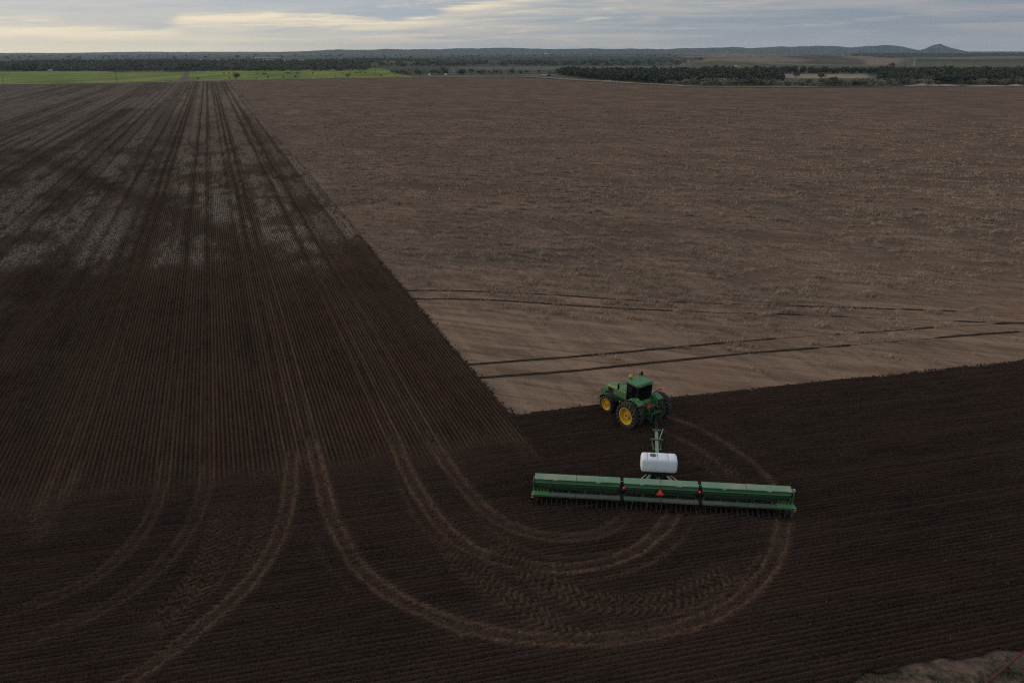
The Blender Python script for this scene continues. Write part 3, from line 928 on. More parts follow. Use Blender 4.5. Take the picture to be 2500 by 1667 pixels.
# ------------------------------------------------------------------ left drilled block
def build_left():
    nrow = 780
    u = -np.arange(0, nrow * 4 + 1)[::-1] * ROW / 4          # local x <= 0
    s = [0.0]
    ds = 0.3
    while s[-1] < 760:
        s.append(s[-1] + ds)
        ds *= 1.027
    s = np.array(s)
    U, T = np.meshgrid(u, s)
    # start of each row: the line local-H offset = O2
    # world = C0 + nL*u + dL*v ; offset = that . nH
    a, b_ = nL @ nH, dL @ nH
    v0 = (O2 - u * a) / b_
    v0 = v0 - 3.5 + (fbm(u / 1.2, u * 0, 2, 3) - 0.5) * 3.2
    Vv = v0[None, :] + T
    X = C0[0] + nL[0] * U + dL[0] * Vv
    Y = C0[1] + nL[1] * U + dL[1] * Vv
    rad = np.hypot(X, Y)
    keep_pt = (rad < r_edge(X, Y) - 1.0) & (Y > 8)
    edge_fade = sstep(-U, 0.0, 0.4)
    fade = 1 - 0.6 * sstep(rad, 250, 500)
    Z = ridge(U + 0.03 * (fbm(U * 2, Vv * 0.7, 2, 6) - 0.5), 0.02, 0.165) * fade + 0.02
    # wheelings of the drill every pass, two wheels
    pas = np.abs(((-U + 3.1 + 0.5 * (fbm(Vv / 90, U * 0, 2, 90) - 0.5)) % 13.75) - 6.9)
    wlane = 0.55 + 0.45 * vnoise(np.floor((-U + 3.1) / 6.9) * 3.7, Vv / 160, 92)
    wheel = np.maximum(np.exp(-((pas - 1.5) / 0.42) ** 2), 0.75 * np.exp(-((pas - 4.9) / 0.30) ** 2)) * wlane
    for kk in ('a', 'b', 'k', 'e', 'f', 'g', 'h', 'h2'):
        u0, v1 = to_L(*TR[kk][0])
        lane = np.exp(-((U - u0 + 0.25 * (fbm(Vv / 25, Vv * 0, 2, 91) - 0.5)) / 0.42) ** 2) * sstep(Vv, v1 - 6, v1 + 4)
        wheel = np.maximum(wheel, lane)
    n = fbm(U / 0.5, Vv / 0.5, 2, 77)
    Z = Z + (n - 0.5) * 0.045 * (1 - sstep(rad, 90, 200)) * edge_fade
    Z = Z - 0.06 * wheel * (0.5 + fbm(U / 3, Vv / 20, 2, 8))
    Z = Z * (0.12 + 0.88 * sstep(T + 2.0 * (fbm(U / 1.5, Vv / 2, 2, 94) - 0.5), 0.0, 8.0))
    tone = 0.85 * sstep(fbm(U / 0.8, Vv / 70, 3, 12), 0.36, 0.68) * (0.4 + 0.9 * fbm(U / 6, Vv / 25, 3, 13)) + 0.25 * fbm(U / 14, Vv / 30, 3, 15)
    tone = np.clip(tone * (1 - 0.9 * wheel) * (0.30 + 0.70 * sstep(T, 3, 40)), 0, 1)
    flat, berm, tr = np.zeros(X.shape), np.zeros(X.shape), np.zeros(X.shape)
    sub = T[:, 0] < 45
    f_, b2, t_ = tracks(X[sub], Y[sub])
    flat[sub], berm[sub], tr[sub] = f_, b2, t_
    k = sstep(T, 0.0, 6.0)
    for kk in ('a', 'b', 'k', 'e', 'f', 'g', 'h', 'h2'):
        u0, v1 = to_L(*TR[kk][0])
        du = np.abs(U - u0 + 0.25 * (fbm(Vv / 25, Vv * 0, 2, 91) - 0.5))
        tr = np.maximum(tr, TR_A.get(kk, 1.0) * np.exp(-((du - 0.40) / 0.13) ** 2) * sstep(Vv, v1 - 1, v1 + 1) * (0.10 + 0.75 * (1 - sstep(Vv, v1 + 4, v1 + 75))) * (0.3 + 0.9 * fbm(U / 0.3, Vv / 1.5, 2, 93)))
    Z = Z * (1 - flat * 0.75) + flat * 0.025 + berm
    Z = np.maximum(Z, 0.012)
    Z = np.where(U > -0.02 - 0.26 * fbm(Vv / 0.7, U * 0, 3, 95) * sstep(fbm(Vv / 3, U * 0, 2, 96), 0.35, 0.6), -0.02, Z)
    # straw left on the surface, further out
    pn = 0.55 * fbm(U / 4.5, Vv / 9, 3, 41) + 0.45 * fbm(U / 0.9, Vv / 2.0, 3, 42)
    ln = fbm(U / 0.8, Vv / 70, 3, 43)
    ln2 = fbm(U / 3.2, Vv / 200, 2, 44)
    edge_n = (fbm(U / 7, Vv / 9, 4, 47) - 0.5) * 60
    zone = sstep(Vv + edge_n, 34, 70)
    zone2 = sstep(Vv, 120, 260)
    res = zone * np.clip(0.22 + sstep(pn, 0.40, 0.62) * (0.60 + 0.6 * sstep(ln, 0.35, 0.62)) + zone2 * (0.30 + 0.35 * sstep(pn, 0.3, 0.6)), 0, 1)
    res *= 0.60 + 0.5 * sstep(ln2, 0.36, 0.56)
    res *= 1 - 0.92 * wheel
    # two old diagonal wheelings that cross the far block
    for (p, q) in ((((40, 345)), (560, 560)), ((0, 420), (300, 250))):
        pp = smooth_path([to_L(*g(p[0] * K, p[1] * K)), to_L(*g(q[0] * K, q[1] * K))], 30)
        dd = dist_path(pp, U, Vv)
        res *= 1 - 0.75 * np.exp(-(dd / 3.0) ** 2)
    res = np.clip(res, 0, 1) * 0.9
    kp = keep_pt
    keep = kp[:-1, :-1] & kp[1:, :-1] & kp[:-1, 1:] & kp[1:, 1:]
    V = np.stack([U, Vv, Z], -1).reshape(-1, 3)
    Fq = grid_faces(*X.shape, keep)
    used = np.unique(Fq)
    rem = np.full(len(V), -1, np.int64)
    rem[used] = np.arange(len(used))
    at = {'track': tr.ravel()[used], 'tone': tone.ravel()[used], 'residue': res.ravel()[used]}
    me = np_mesh('drilled_soil', V[used], rem[Fq], M['soil_left'], False, at)
    tag(link('drilled_soil', me, None, (C0[0], C0[1], 0), (0, 0, -HEAD_L)), kind='structure')
    # loose straw lying in the same patches, where it can still be made out
    m = (res.ravel() > 0.32) & (rad.ravel() < 230) & (np.abs(np.arctan2(X, Y)).ravel() < R(36))
    idx = np.nonzero(m)[0]
    w = (np.minimum(T.ravel()[idx] * 0.027 + 0.3, 9.0)) * res.ravel()[idx]
    pick = rng.choice(idx, 70000, p=w / w.sum())
    bx = X.ravel()[pick] + rng.normal(0, 0.3, len(pick))
    by = Y.ravel()[pick] + rng.normal(0, 0.9, len(pick))
    lx, ly = to_L(bx, by)
    bx, by = bx[lx < -0.3], by[lx < -0.3]
    blades('crop_residue', bx, by, np.full(len(bx), 0.07), 1, 0.14, 0.34, 0.055, 1.15, M['residue'])


def blades(name, x, y, z, per, h0, h1, w, lean, mat, kind='stuff', spread=0.12, base_dir=None):
    """grass or straw: thin triangles standing or leaning from ground points"""
    n = len(x) * per
    X = np.repeat(x, per) + rng.normal(0, spread, n) * (per > 1)
    Y = np.repeat(y, per) + rng.normal(0, spread, n) * (per > 1)
    Zb = np.repeat(z, per)
    a = rng.uniform(0, 2 * np.pi, n) if base_dir is None else rng.normal(base_dir, 0.9, n)
    hgt = rng.uniform(h0, h1, n)
    tilt = np.clip(rng.normal(lean, 0.25, n), 0, 1.45)
    dx, dy, dz = np.cos(a) * np.sin(tilt) * hgt, np.sin(a) * np.sin(tilt) * hgt, np.cos(tilt) * hgt
    b = rng.uniform(0, 2 * np.pi, n)
    wx, wy = np.cos(b) * w / 2, np.sin(b) * w / 2
    V = np.empty((n, 3, 3))
    V[:, 0] = np.stack([X - wx, Y - wy, Zb], 1)
    V[:, 1] = np.stack([X + wx, Y + wy, Zb], 1)
    V[:, 2] = np.stack([X + dx, Y + dy, Zb + dz], 1)
    me = np_mesh(name, V.reshape(-1, 3), np.arange(3 * n).reshape(n, 3), mat)
    return tag(link(name, me), kind=kind)


build_left()


# ------------------------------------------------------------------ headland drilled along the near edge
def build_headland():
    o = np.arange(0, int((OV + 0.3) / ROW) * 6 + 1) * ROW / 6
    s = np.r_[np.arange(-64, -26, 0.35), np.arange(-26, 24, 0.11), np.arange(24, 60, 0.3), np.arange(60, 190, 1.2)]
    Uo, Ss = np.meshgrid(o, s)
    X = C0[0] + nH[0] * Uo + dH[0] * Ss
    Y = C0[1] + nH[1] * Uo + dH[1] * Ss
    lx, ly = to_L(X, Y)
    j = (fbm(Ss / 1.1, Uo * 0 + 3, 3, 21) - 0.5) * 2.6
    keep_pt = (lx > -0.35) | (Uo > O2 - 6.0 + j)
    keep_pt &= Uo < OV - 0.1 + (fbm(Ss / 1.2, Uo * 0, 3, 22) - 0.5) * 0.7
    bend = 0.10 * (fbm(Uo / 4, Ss / 9, 3, 24) - 0.5)
    Z = ridge(Uo + bend, 0.018, 0.160)
    n = fbm(Uo / 0.22, Ss / 0.3, 2, 78)
    n3 = fbm(Uo / 1.2, Ss / 2.0, 3, 79)
    Z = Z + (n - 0.5) * 0.055 + (n3 - 0.5) * 0.03
    # some rows lie a little higher than their neighbours
    rown = vnoise(np.floor((Uo + bend) / ROW) * 1.7, Ss / 30, 61)
    Z = Z * (0.7 + 0.6 * rown)
    tone = 0.95 * sstep(rown, 0.40, 0.90) * (0.35 + 0.9 * fbm(Uo / 3, Ss / 9, 3, 16)) + 0.25 * fbm(Uo / 6, Ss / 15, 3, 14)
    tone = np.clip(tone * (0.8 + 0.55 * sstep(Ss, 8, 40)), 0, 1)
    sub = (s > -62) & (s < 40)
    flat, berm, tr = np.zeros(X.shape), np.zeros(X.shape), np.zeros(X.shape)
    flat[sub], berm[sub], tr[sub] = tracks(X[sub], Y[sub])
    Z = np.where(lx < -0.35, Z * (0.15 + 0.85 * sstep(Uo - O2 + j * 0.9, -5.0, 2.2)), Z)
    Z = Z * (1 - flat * 0.75) + flat * 0.025 + berm
    Z = np.maximum(Z, 0.008)
    Z = np.where(Uo < 0.05 + 0.30 * fbm(Ss / 0.8, Uo * 0, 3, 97) * sstep(fbm(Ss / 3, Uo * 0, 2, 98), 0.35, 0.6), -0.02, Z)
    keep = keep_pt[:-1, :-1] & keep_pt[1:, :-1] & keep_pt[:-1, 1:] & keep_pt[1:, 1:]
    V = np.stack([Uo, Ss, Z], -1).reshape(-1, 3)
    Fq = grid_faces(*X.shape, keep)[:, ::-1]
    used = np.unique(Fq)
    rem = np.full(len(V), -1, np.int64)
    rem[used] = np.arange(len(used))
    me = np_mesh('headland_soil', V[used], rem[Fq], M['soil_head'], False, {'track': tr.ravel()[used], 'tone': tone.ravel()[used]})
    tag(link('headland_soil', me, None, (C0[0], C0[1], 0), (0, 0, -HEAD_H)), kind='structure')


build_headland()

# bare verge in the lower right corner
vg_u = np.linspace(OV - 2.5, OV + 26, 90)
vg_s = np.linspace(-64, 190, 420)
_U, _S = np.meshgrid(vg_u, vg_s)
_X, _Y = C0[0] + nH[0] * _U + dH[0] * _S, C0[1] + nH[1] * _U + dH[1] * _S
_Z = 0.03 * fbm(_X / 1.3, _Y / 1.3, 4, 33) - 0.012 + np.where(_U < OV - 1.2, -0.05, 0)
M['verge'] = noisy('bare_verge_soil', (0.085, 0.056, 0.041), (0.185, 0.120, 0.086), 1.6, bump=0.5)
tag(link('bare_verge', np_mesh('bare_verge', np.stack([_X, _Y, _Z], -1).reshape(-1, 3), grid_faces(*_X.shape)[:, ::-1], M['verge'], True)), kind='structure')


# dark ruts across the stubble
def rut(pts, w, seed, end_fade=True):
    P = smooth_path(gp(pts, K), 0.35)
    n = len(P)
    T = np.gradient(P, axis=0)
    T /= np.linalg.norm(T, axis=1)[:, None] + 1e-9
    N = np.c_[-T[:, 1], T[:, 0]]
    u = np.array((-1.0, -0.62, -0.3, 0.0, 0.3, 0.62, 1.0))
    zz = np.array((-0.06, 0.045, 0.06, 0.025, 0.06, 0.045, -0.06))
    t = np.linspace(0, 1, n)
    thin = np.clip(sstep(fbm(t * 26 + seed, t * 0, 3, seed), 0.30, 0.62), 0.30, 1)
    thin = 1 - (1 - thin) * sstep(t, 0.25, 0.6)
    rows, tone = [], []
    for ui, zi in zip(u, zz):
        off = ui * w / 2 * thin * (1 + 0.5 * (fbm(t * n * 0.5 + ui * 50, t * 0, 2, seed + 3) - 0.5))
        q = P + N * off[:, None]
        z = (zi + 0.03) * (0.55 + 0.9 * fbm(t * n * 0.45, t * 0 + ui * 9, 2, seed + 7)) * (0.30 + 0.70 * sstep(thin, 0.3, 0.8)) - 0.03 if zi > 0 else np.full(n, zi)
        rows.append(np.c_[q, z])
        tone.append(0.5 * vnoise(t * n * 0.3, t * 0 + ui, seed))
    V = np.vstack(rows)
    i, nc = grid_faces(len(u), n), n
    me = np_mesh('wheel_rut', V, i, M['rut'], False, {'track': np.zeros(len(V)), 'tone': np.concatenate(tone)})
    return tag(link('wheel_rut', me), kind='structure')


rut([(928, 668), (1000, 667.5), (1080, 669), (1270, 677.5), (1450, 690), (1600, 696), (1800, 702), (2000, 708), (2200, 715), (2400, 722)], 0.36, 1)
rut([(944, 687), (1040, 687), (1150, 690.5), (1350, 704), (1480, 711), (1620, 717), (1800, 722), (2000, 730), (2200, 738), (2400, 744)], 0.40, 2)
rut([(1066, 838), (1150, 832), (1300, 820.5), (1420, 810), (1550, 798), (1680, 786), (1800, 776), (1900, 769), (2000, 763), (2150, 752), (2400, 738)], 0.42, 3)
rut([(1086, 869), (1180, 862), (1300, 853), (1450, 838), (1600, 823), (1720, 811), (1800, 805), (1950, 793), (2080, 782), (2250, 768), (2400, 758)], 0.46, 4)


# clods of turned soil, thickest along the edges of the drilled ground
def clods():
    n1, n2, n3 = 3600, 3600, 30000
    e = rng.uniform(0, 1, n1)
    v = 150 * e ** 1.5
    u = rng.exponential(0.13, n1) - 0.10
    X1, Y1 = C0[0] + nL[0] * u + dL[0] * v, C0[1] + nL[1] * u + dL[1] * v
    v = rng.uniform(0.0, 75, n2)
    u = rng.normal(-0.03, 0.16, n2)
    X2, Y2 = C0[0] + nH[0] * u + dH[0] * v, C0[1] + nH[1] * u + dH[1] * v
    o, q = rng.uniform(0.3, OV, n3), rng.uniform(-45, 60, n3)
    X3, Y3 = C0[0] + nH[0] * o + dH[0] * q, C0[1] + nH[1] * o + dH[1] * q
    x, y = np.r_[X1, X2, X3], np.r_[Y1, Y2, Y3]
    z = np.r_[np.where(np.arange(n1) % 2, 0.03, 0.02), np.full(n2, 0.02), rng.uniform(0.05, 0.12, n3)]
    z[:n1][rng.uniform(0, 1, n1) < 0.5] = 0.05
    r = np.r_[rng.gamma(2.0, 0.016, n1) + 0.012, rng.gamma(2.0, 0.013, n2) + 0.012, np.minimum(rng.gamma(2.0, 0.011, n3) + 0.012, 0.075)]
    n = len(x)
    base = np.array([(1, 0, 0), (-1, 0, 0), (0, 1, 0), (0, -1, 0), (0, 0, 1), (0, 0, -1)], float)
    tri = np.array([(0, 2, 4), (2, 1, 4), (1, 3, 4), (3, 0, 4), (2, 0, 5), (1, 2, 5), (3, 1, 5), (0, 3, 5)])
    a = rng.uniform(0, 6.28, n)
    jit = base[None] * rng.uniform(0.55, 1.25, (n, 6, 1)) + rng.normal(0, 0.18, (n, 6, 3))
    P = np.empty_like(jit)
    P[..., 0] = jit[..., 0] * np.cos(a)[:, None] - jit[..., 1] * np.sin(a)[:, None]
    P[..., 1] = jit[..., 0] * np.sin(a)[:, None] + jit[..., 1] * np.cos(a)[:, None]
    P[..., 2] = jit[..., 2] * 0.75
    P = P * r[:, None, None] + np.stack([x, y, z], 1)[:, None, :]
    Fq = (tri[None] + 6 * np.arange(n)[:, None, None]).reshape(-1, 3)
    tag(link('soil_clods', np_mesh('soil_clods', P.reshape(-1, 3), Fq, M['clod'])), kind='stuff')


M['clod'] = noisy('clod_soil', (0.022, 0.015, 0.011), (0.075, 0.049, 0.035), 1.7)
clods()

# pale flecks of straw and stone on the dark soil
_n = 7000
fx = rng.uniform(-60, 70, _n)
fy = rng.uniform(22, 110, _n)
hx_, hs_ = to_H(fx, fy)
lx_, ly_ = to_L(fx, fy)
ok = (((hx_ > 0.3) & (hx_ < OV)) | (lx_ < -0.3)) & (rng.uniform(0, 1, _n) < 0.30 + 0.5 * fbm(fx / 5, fy / 5, 3, 3))
fx, fy = fx[ok], fy[ok]
blades('pale_straw_flecks', fx, fy, np.full(len(fx), 0.075), 2, 0.03, 0.10, 0.04, 1.0, M['fleck'], spread=0.03)


# ------------------------------------------------------------------ dry grass on the stubble
def grass():
    N = 330000
    a = rng.uniform(R(-24), R(36), N)
    r = np.sqrt(rng.uniform(46 ** 2, 330 ** 2, N)) * 1.0
    # keep equal numbers per distance, not per area
    r = 46 * (330 / 46) ** rng.uniform(0, 1, N) ** 0.8
    x, y = r * np.sin(a), r * np.cos(a)
    lx, ly = to_L(x, y)
    hx, hy = to_H(x, y)
    big = fbm(lx / 30, ly / 55, 4, 31)
    cover = np.clip(sstep(-hx + (big - 0.5) * 46, 9, 40), 0.02, 1)
    pn = fbm(lx / 3.2, ly / 4.2, 4, 51)
    pn2 = fbm(lx / 1.3, ly / 2.0, 2, 52)
    den = cover * (0.14 + 0.9 * sstep(pn, 0.50, 0.64) * sstep(pn2, 0.35, 0.6))
    ok = (lx > 1.0) & (hx < -0.6) & (rng.uniform(0, 1, N) < den * 0.75)
    x, y, r, pn = x[ok], y[ok], r[ok], pn[ok]
    pale = rng.uniform(0, 1, len(x)) < 0.12 + 0.80 * sstep(pn, 0.53, 0.62)
    # dense clumps, a metre or three across
    nc = 2600
    ca = rng.uniform(R(-24), R(36), nc)
    cr = 52 * (400 / 52) ** rng.uniform(0, 1, nc) ** 0.75
    cx, cy = cr * np.sin(ca), cr * np.cos(ca)
    clx, cly = to_L(cx, cy)
    chx, _ = to_H(cx, cy)
    cb = fbm(clx / 30, cly / 55, 4, 31)
    ok = (clx > 2.0) & (rng.uniform(0, 1, nc) < np.clip(sstep(-chx + (cb - 0.5) * 46, 5, 40), 0.0, 1) * (0.35 + sstep(fbm(clx / 18, cly / 18, 3, 58), 0.42, 0.58)))
    gx, gy, gr = [], [], []
    for qx, qy, qr in zip(cx[ok], cy[ok], cr[ok]):
        k = rng.integers(12, 46)
        L, wd, an = rng.uniform(0.5, 2.2), rng.uniform(0.25, 0.6), R(-18) + rng.normal(0, 0.3)
        t1, t2 = rng.normal(0, 0.5, k) * L, rng.normal(0, 0.5, k) * wd
        gx.append(qx + t1 * math.cos(an) - t2 * math.sin(an))
        gy.append(qy + t1 * math.sin(an) + t2 * math.cos(an))
        gr.append(np.full(k, qr))
    gx, gy, gr = np.concatenate(gx), np.concatenate(gy), np.concatenate(gr)
    kk = (to_L(gx, gy)[0] > 0.6) & (to_H(gx, gy)[0] < -0.5)
    gx, gy, gr = gx[kk], gy[kk], gr[kk]
    for m_, w_ in ((gr < 120, 0.034), ((gr >= 120) & (gr < 220), 0.06), (gr >= 220, 0.10)):
        blades('dry_grass_clumps', gx[m_], gy[m_], np.full(m_.sum(), -0.01), 6, 0.22, 0.62, w_, 0.45, M['straw'], spread=0.10, base_dir=R(-40))
    far = r > 130
    for nm, mk, per, h0, h1, w, mat in (
            ('dry_grass', pale & ~far, 8, 0.18, 0.52, 0.036, M['straw']), ('dry_grass', pale & far, 4, 0.2, 0.55, 0.09, M['straw']),
            ('dead_weeds', ~pale & ~far, 6, 0.12, 0.36, 0.028, M['weed']), ('dead_weeds', ~pale & far, 3, 0.15, 0.38, 0.08, M['weed'])):
        blades(nm, x[mk], y[mk], np.full(mk.sum(), -0.01), per, h0, h1, w, 0.55, mat, spread=0.16, base_dir=R(-40))


grass()

# weeds and grass on the verge, and the pipe
vx, vy = [], []
for cx, cy, rad_, n in ((2140, 1660, 1.3, 260), (2085, 1652, 0.5, 70), (2045, 1660, 0.4, 60), (2180, 1650, 0.8, 120), (2280, 1651, 0.5, 60), (2470, 1645, 1.0, 240), (2490, 1630, 0.9, 120), (2390, 1662, 1.0, 160), (2440, 1620, 0.7, 60), (2300, 1664, .8, 60)):
    c = g(cx, cy)
    vx += list(c[0] + rng.normal(0, rad_ * 0.55, n))
    vy += list(c[1] + rng.normal(0, rad_ * 0.30, n))
vx, vy = np.array(vx), np.array(vy)
ok = to_H(vx, vy)[0] > OV - 0.6
ok &= rng.uniform(0, 1, len(vx)) < 0.33
blades('green_weeds', vx[ok], vy[ok], np.full(ok.sum(), 0.0), 6, 0.05, 0.20, 0.04, 0.85, M['weedgreen'], spread=0.07)
q = rng.uniform(0, 1, (700, 2))
qx, qy = 10 + 14 * q[:, 0], 21 + 7 * q[:, 1]
ok = (to_H(qx, qy)[0] > OV - 0.2) & (fbm(qx, qy, 3, 5) > 0.47)
blades('verge_grass', qx[ok], qy[ok], np.full(ok.sum(), 0.0), 5, 0.04, 0.15, 0.025, 0.8, M['weed'], spread=0.12)
pa, pb = g(2400, 1664, 0.35), g(2560, 1545, 0.35)
pm = MB()
pm.tube([(pa[0], pa[1], 0.10), ((pa[0] + pb[0]) / 2, (pa[1] + pb[1]) / 2, 0.30), (pb[0], pb[1], 0.45)], 0.045, 8)
pm.tube([(pb[0], pb[1], -0.05), (pb[0], pb[1], 0.52)], 0.05, 8)
tag(pm.build('steel_pipe', M['rust'], smooth=True), 'long rust red pipe slanting across the bare soil in the lower right corner', 'pipe')


# ------------------------------------------------------------------ tractor
def wheel_meshes(D, w, rimr, nl, dish):
    """tyre with lugs, rim and hub, turning about x; +x is the outer face"""
    r = D / 2
    t = MB()
    prof = [(-w * 0.40, rimr), (-w * 0.5, rimr + 0.10 * r), (-w * 0.5, r * 0.86), (-w * 0.44, r * 0.925), (0, r * 0.94), (w * 0.44, r * 0.925), (w * 0.5, r * 0.86), (w * 0.5, rimr + 0.10 * r), (w * 0.40, rimr)]
    t.lathe_x(prof, 40)
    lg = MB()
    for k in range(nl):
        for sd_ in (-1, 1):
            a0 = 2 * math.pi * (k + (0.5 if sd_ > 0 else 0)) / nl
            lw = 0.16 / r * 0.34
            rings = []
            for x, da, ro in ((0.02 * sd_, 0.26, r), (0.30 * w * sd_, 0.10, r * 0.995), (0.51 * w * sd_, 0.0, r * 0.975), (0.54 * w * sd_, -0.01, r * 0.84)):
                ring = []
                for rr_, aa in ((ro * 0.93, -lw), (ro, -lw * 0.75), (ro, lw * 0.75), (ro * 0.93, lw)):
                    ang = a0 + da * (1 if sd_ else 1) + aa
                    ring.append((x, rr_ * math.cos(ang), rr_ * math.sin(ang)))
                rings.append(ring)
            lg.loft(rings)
    rim = MB()
    rim.lathe_x([(-w * 0.42, rimr * 1.02), (w * 0.42, rimr * 1.02), (w * 0.44, rimr * 1.04), (w * 0.45, rimr * 0.99), (w * 0.40, rimr * 0.90), (dish, rimr * 0.84), (dish - 0.02, rimr * 0.50), (dish + 0.015, rimr * 0.42), (dish + 0.015, 0.01)], 36)
    hub = MB()
    hub.lathe_x([(dish, rimr * 0.36), (dish + 0.15, rimr * 0.33), (dish + 0.17, rimr * 0.29), (dish + 0.16, rimr * 0.21), (dish + 0.05, rimr * 0.19)], 22)
    cap = MB()
    cap.lathe_x([(dish + 0.06, rimr * 0.20), (dish + 0.07, rimr * 0.10), (dish + 0.07, 0.01)], 16)
    for k in range(8):
        a = 2 * math.pi * k / 8
        hub.tube([(dish, rimr * 0.44 * math.cos(a), rimr * 0.44 * math.sin(a)), (dish + 0.045, rimr * 0.44 * math.cos(a), rimr * 0.44 * math.sin(a))], 0.022, 6)
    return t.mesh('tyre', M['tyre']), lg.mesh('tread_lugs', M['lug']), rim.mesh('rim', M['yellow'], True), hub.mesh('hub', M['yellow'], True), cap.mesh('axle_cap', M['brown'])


def add_wheel(name, meshes, parent, loc, flip, label=None):
    wob = link(name, None, parent, loc, (0, 0, math.pi if flip else 0))
    a0 = random.uniform(0, 1)
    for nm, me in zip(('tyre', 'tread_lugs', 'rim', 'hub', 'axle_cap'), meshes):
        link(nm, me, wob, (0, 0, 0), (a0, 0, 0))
    if label:
        wob['label'] = label
    return wob


def arc_shell(x0, x1, cy, cz, r0, r1, a0, a1, n=12, skirt=0.0):
    """curved fender; angle measured from +y (front) up over the top"""
    rings = []
    for i in range(n + 1):
        a = R(a0 + (a1 - a0) * i / n)
        c, s_ = math.cos(a), math.sin(a)
        rings.append([(x0, cy + r1 * c, cz + r1 * s_), (x1, cy + r1 * c, cz + r1 * s_), (x1, cy + r0 * c, cz + r0 * s_), (x0, cy + r0 * c, cz + r0 * s_)])
    return rings


def build_tractor():
    T = thing('farm_tractor', 'green farm tractor with yellow wheels and dual rear tyres pulling the seed drill', 'tractor', (8.86, 47.40, 0.06), R(36))
    rear = wheel_meshes(1.80, 0.45, 0.57, 20, -0.02)
    rin = wheel_meshes(1.80, 0.45, 0.57, 20, 0.10)
    front = wheel_meshes(1.28, 0.40, 0.40, 16, 0.03)
    for sx in (-1, 1):
        add_wheel('rear_wheel', rear, T, (sx * 1.52, 0, 0.89), sx < 0)
        add_wheel('rear_wheel', rin, T, (sx * 0.95, 0, 0.89), sx < 0)
        add_wheel('front_wheel', front, T, (sx * 0.92, 2.56, 0.63), sx < 0)
    ax = MB()
    ax.tube([(-1.45, 0, 0.89), (1.45, 0, 0.89)], 0.075, 10)
    ax.box(-0.42, 0.42, -0.42, 0.5, 0.62, 1.28)
    ax.build('rear_axle', M['black'], T, bevel=0.03)
    fa = MB()
    fa.box(-0.80, 0.80, 2.47, 2.66, 0.55, 0.72)
    fa.box(-0.22, 0.22, 2.34, 2.78, 0.48, 0.95)
    fa.build('front_axle', M['black'], T, bevel=0.02)
    ch = MB()
    ch.box(-0.30, 0.30, 0.3, 3.33, 0.72, 1.22)
    ch.box(-0.46, 0.46, 0.9, 1.9, 0.62, 0.98)
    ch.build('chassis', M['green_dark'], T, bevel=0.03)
    # hood: narrow, dropping to the nose
    hd = MB()
    rings = []
    for y, w, zb, zt in ((1.06, 0.44, 1.22, 2.02), (1.6, 0.435, 1.22, 2.00), (2.2, 0.42, 1.22, 1.95), (2.85, 0.40, 1.22, 1.88), (3.20, 0.38, 1.20, 1.81), (3.36, 0.34, 1.16, 1.66), (3.39, 0.32, 1.12, 1.42)):
        rings.append([(-w, y, zb), (-w, y, zb + (zt - zb) * 0.62), (-w * 0.94, y, zt - 0.10), (-w * 0.74, y, zt - 0.02), (0, y, zt + 0.015), (w * 0.74, y, zt - 0.02), (w * 0.94, y, zt - 0.10), (w, y, zb + (zt - zb) * 0.62), (w, y, zb)])
    hd.loft(rings)
    hd.build('hood', M['green'], T, smooth=True)
    for sx in (-1, 1):
        st = MB()
        st.loft([[(sx * (w + 0.004), y, z - 0.025), (sx * (w + 0.016), y, z - 0.02), (sx * (w + 0.014), y, z + 0.02), (sx * (w - 0.004), y, z + 0.025)] for y, w, z in ((1.08, 0.434, 1.80), (2.2, 0.416, 1.735), (3.22, 0.374, 1.66))])
        st.build('hood_stripe', M['yellow'], T)
        gr = MB()
        for q in range(7):
            z0 = 1.26 + q * 0.045
            gr.box(sx * 0.40, sx * 0.422, 2.60, 3.08, z0, z0 + 0.028)
        gr.box(sx * 0.39, sx * 0.414, 2.58, 3.10, 1.24, 1.59)
        gr.build('side_grille', M['black'], T)
        hl = MB()
        hl.box(sx * 0.14, sx * 0.30, 3.38, 3.415, 1.42, 1.52)
        hl.build('headlight', M['grey'], T, bevel=0.008)
        # front fender over the tyre
        ff = MB()
        ff.loft(arc_shell(sx * 0.70, sx * 1.14, 2.56, 0.63, 0.70, 0.73, 20, 150, 14))
        ff.bar((sx * 0.40, 2.56, 1.0), (sx * 0.92, 2.56, 1.335), 0.05)
        ff.build('front_fender', M['black'], T)
        # rear fender
        rf = MB()
        rf.loft(arc_shell(sx * 0.66, sx * 1.16, 0.0, 0.89, 0.94, 0.98, 42, 128, 12))
        rf.prism([(0.72, 1.30), (0.66, 1.60), (0.2, 1.82), (-0.2, 1.82), (-0.56, 1.62), (-0.60, 1.25)], 'x', sx * 0.60, sx * 0.665)
        f = rf.build('rear_fender', M['green'], T)
        tl = MB()
        tl.box(sx * 0.98, sx * 1.14, -0.63, -0.585, 1.58, 1.66)
        tl.build('tail_lamp', M['darkred'], f, bevel=0.01)
        wl = MB()
        wl.box(sx * 0.74, sx * 0.90, -0.22, -0.14, 1.86, 1.96)
        wl.build('work_light', M['grey'], f, bevel=0.01)
    wt = MB()
    for q in range(9):
        x = -0.44 + q * 0.1
        wt.prism([(3.32, 0.86), (3.64, 0.76), (3.82, 0.90), (3.82, 1.24), (3.64, 1.32), (3.32, 1.24)], 'x', x, x + 0.082)
    wt.build('front_weights', M['green'], T)
    # cab
    cf = MB()
    def cabx(z):
        return 0.70 + 0.05 * (z - 1.3)
    pil = [((-0.60, 1.10), (-0.62, 1.06)), ((0.60, 1.10), (0.62, 1.06)), ((-0.64, 0.10), (-0.66, 0.04)), ((0.64, 0.10), (0.66, 0.04)), ((-0.66, 0.58), (-0.68, 0.56)), ((0.66, 0.58), (0.68, 0.56))]
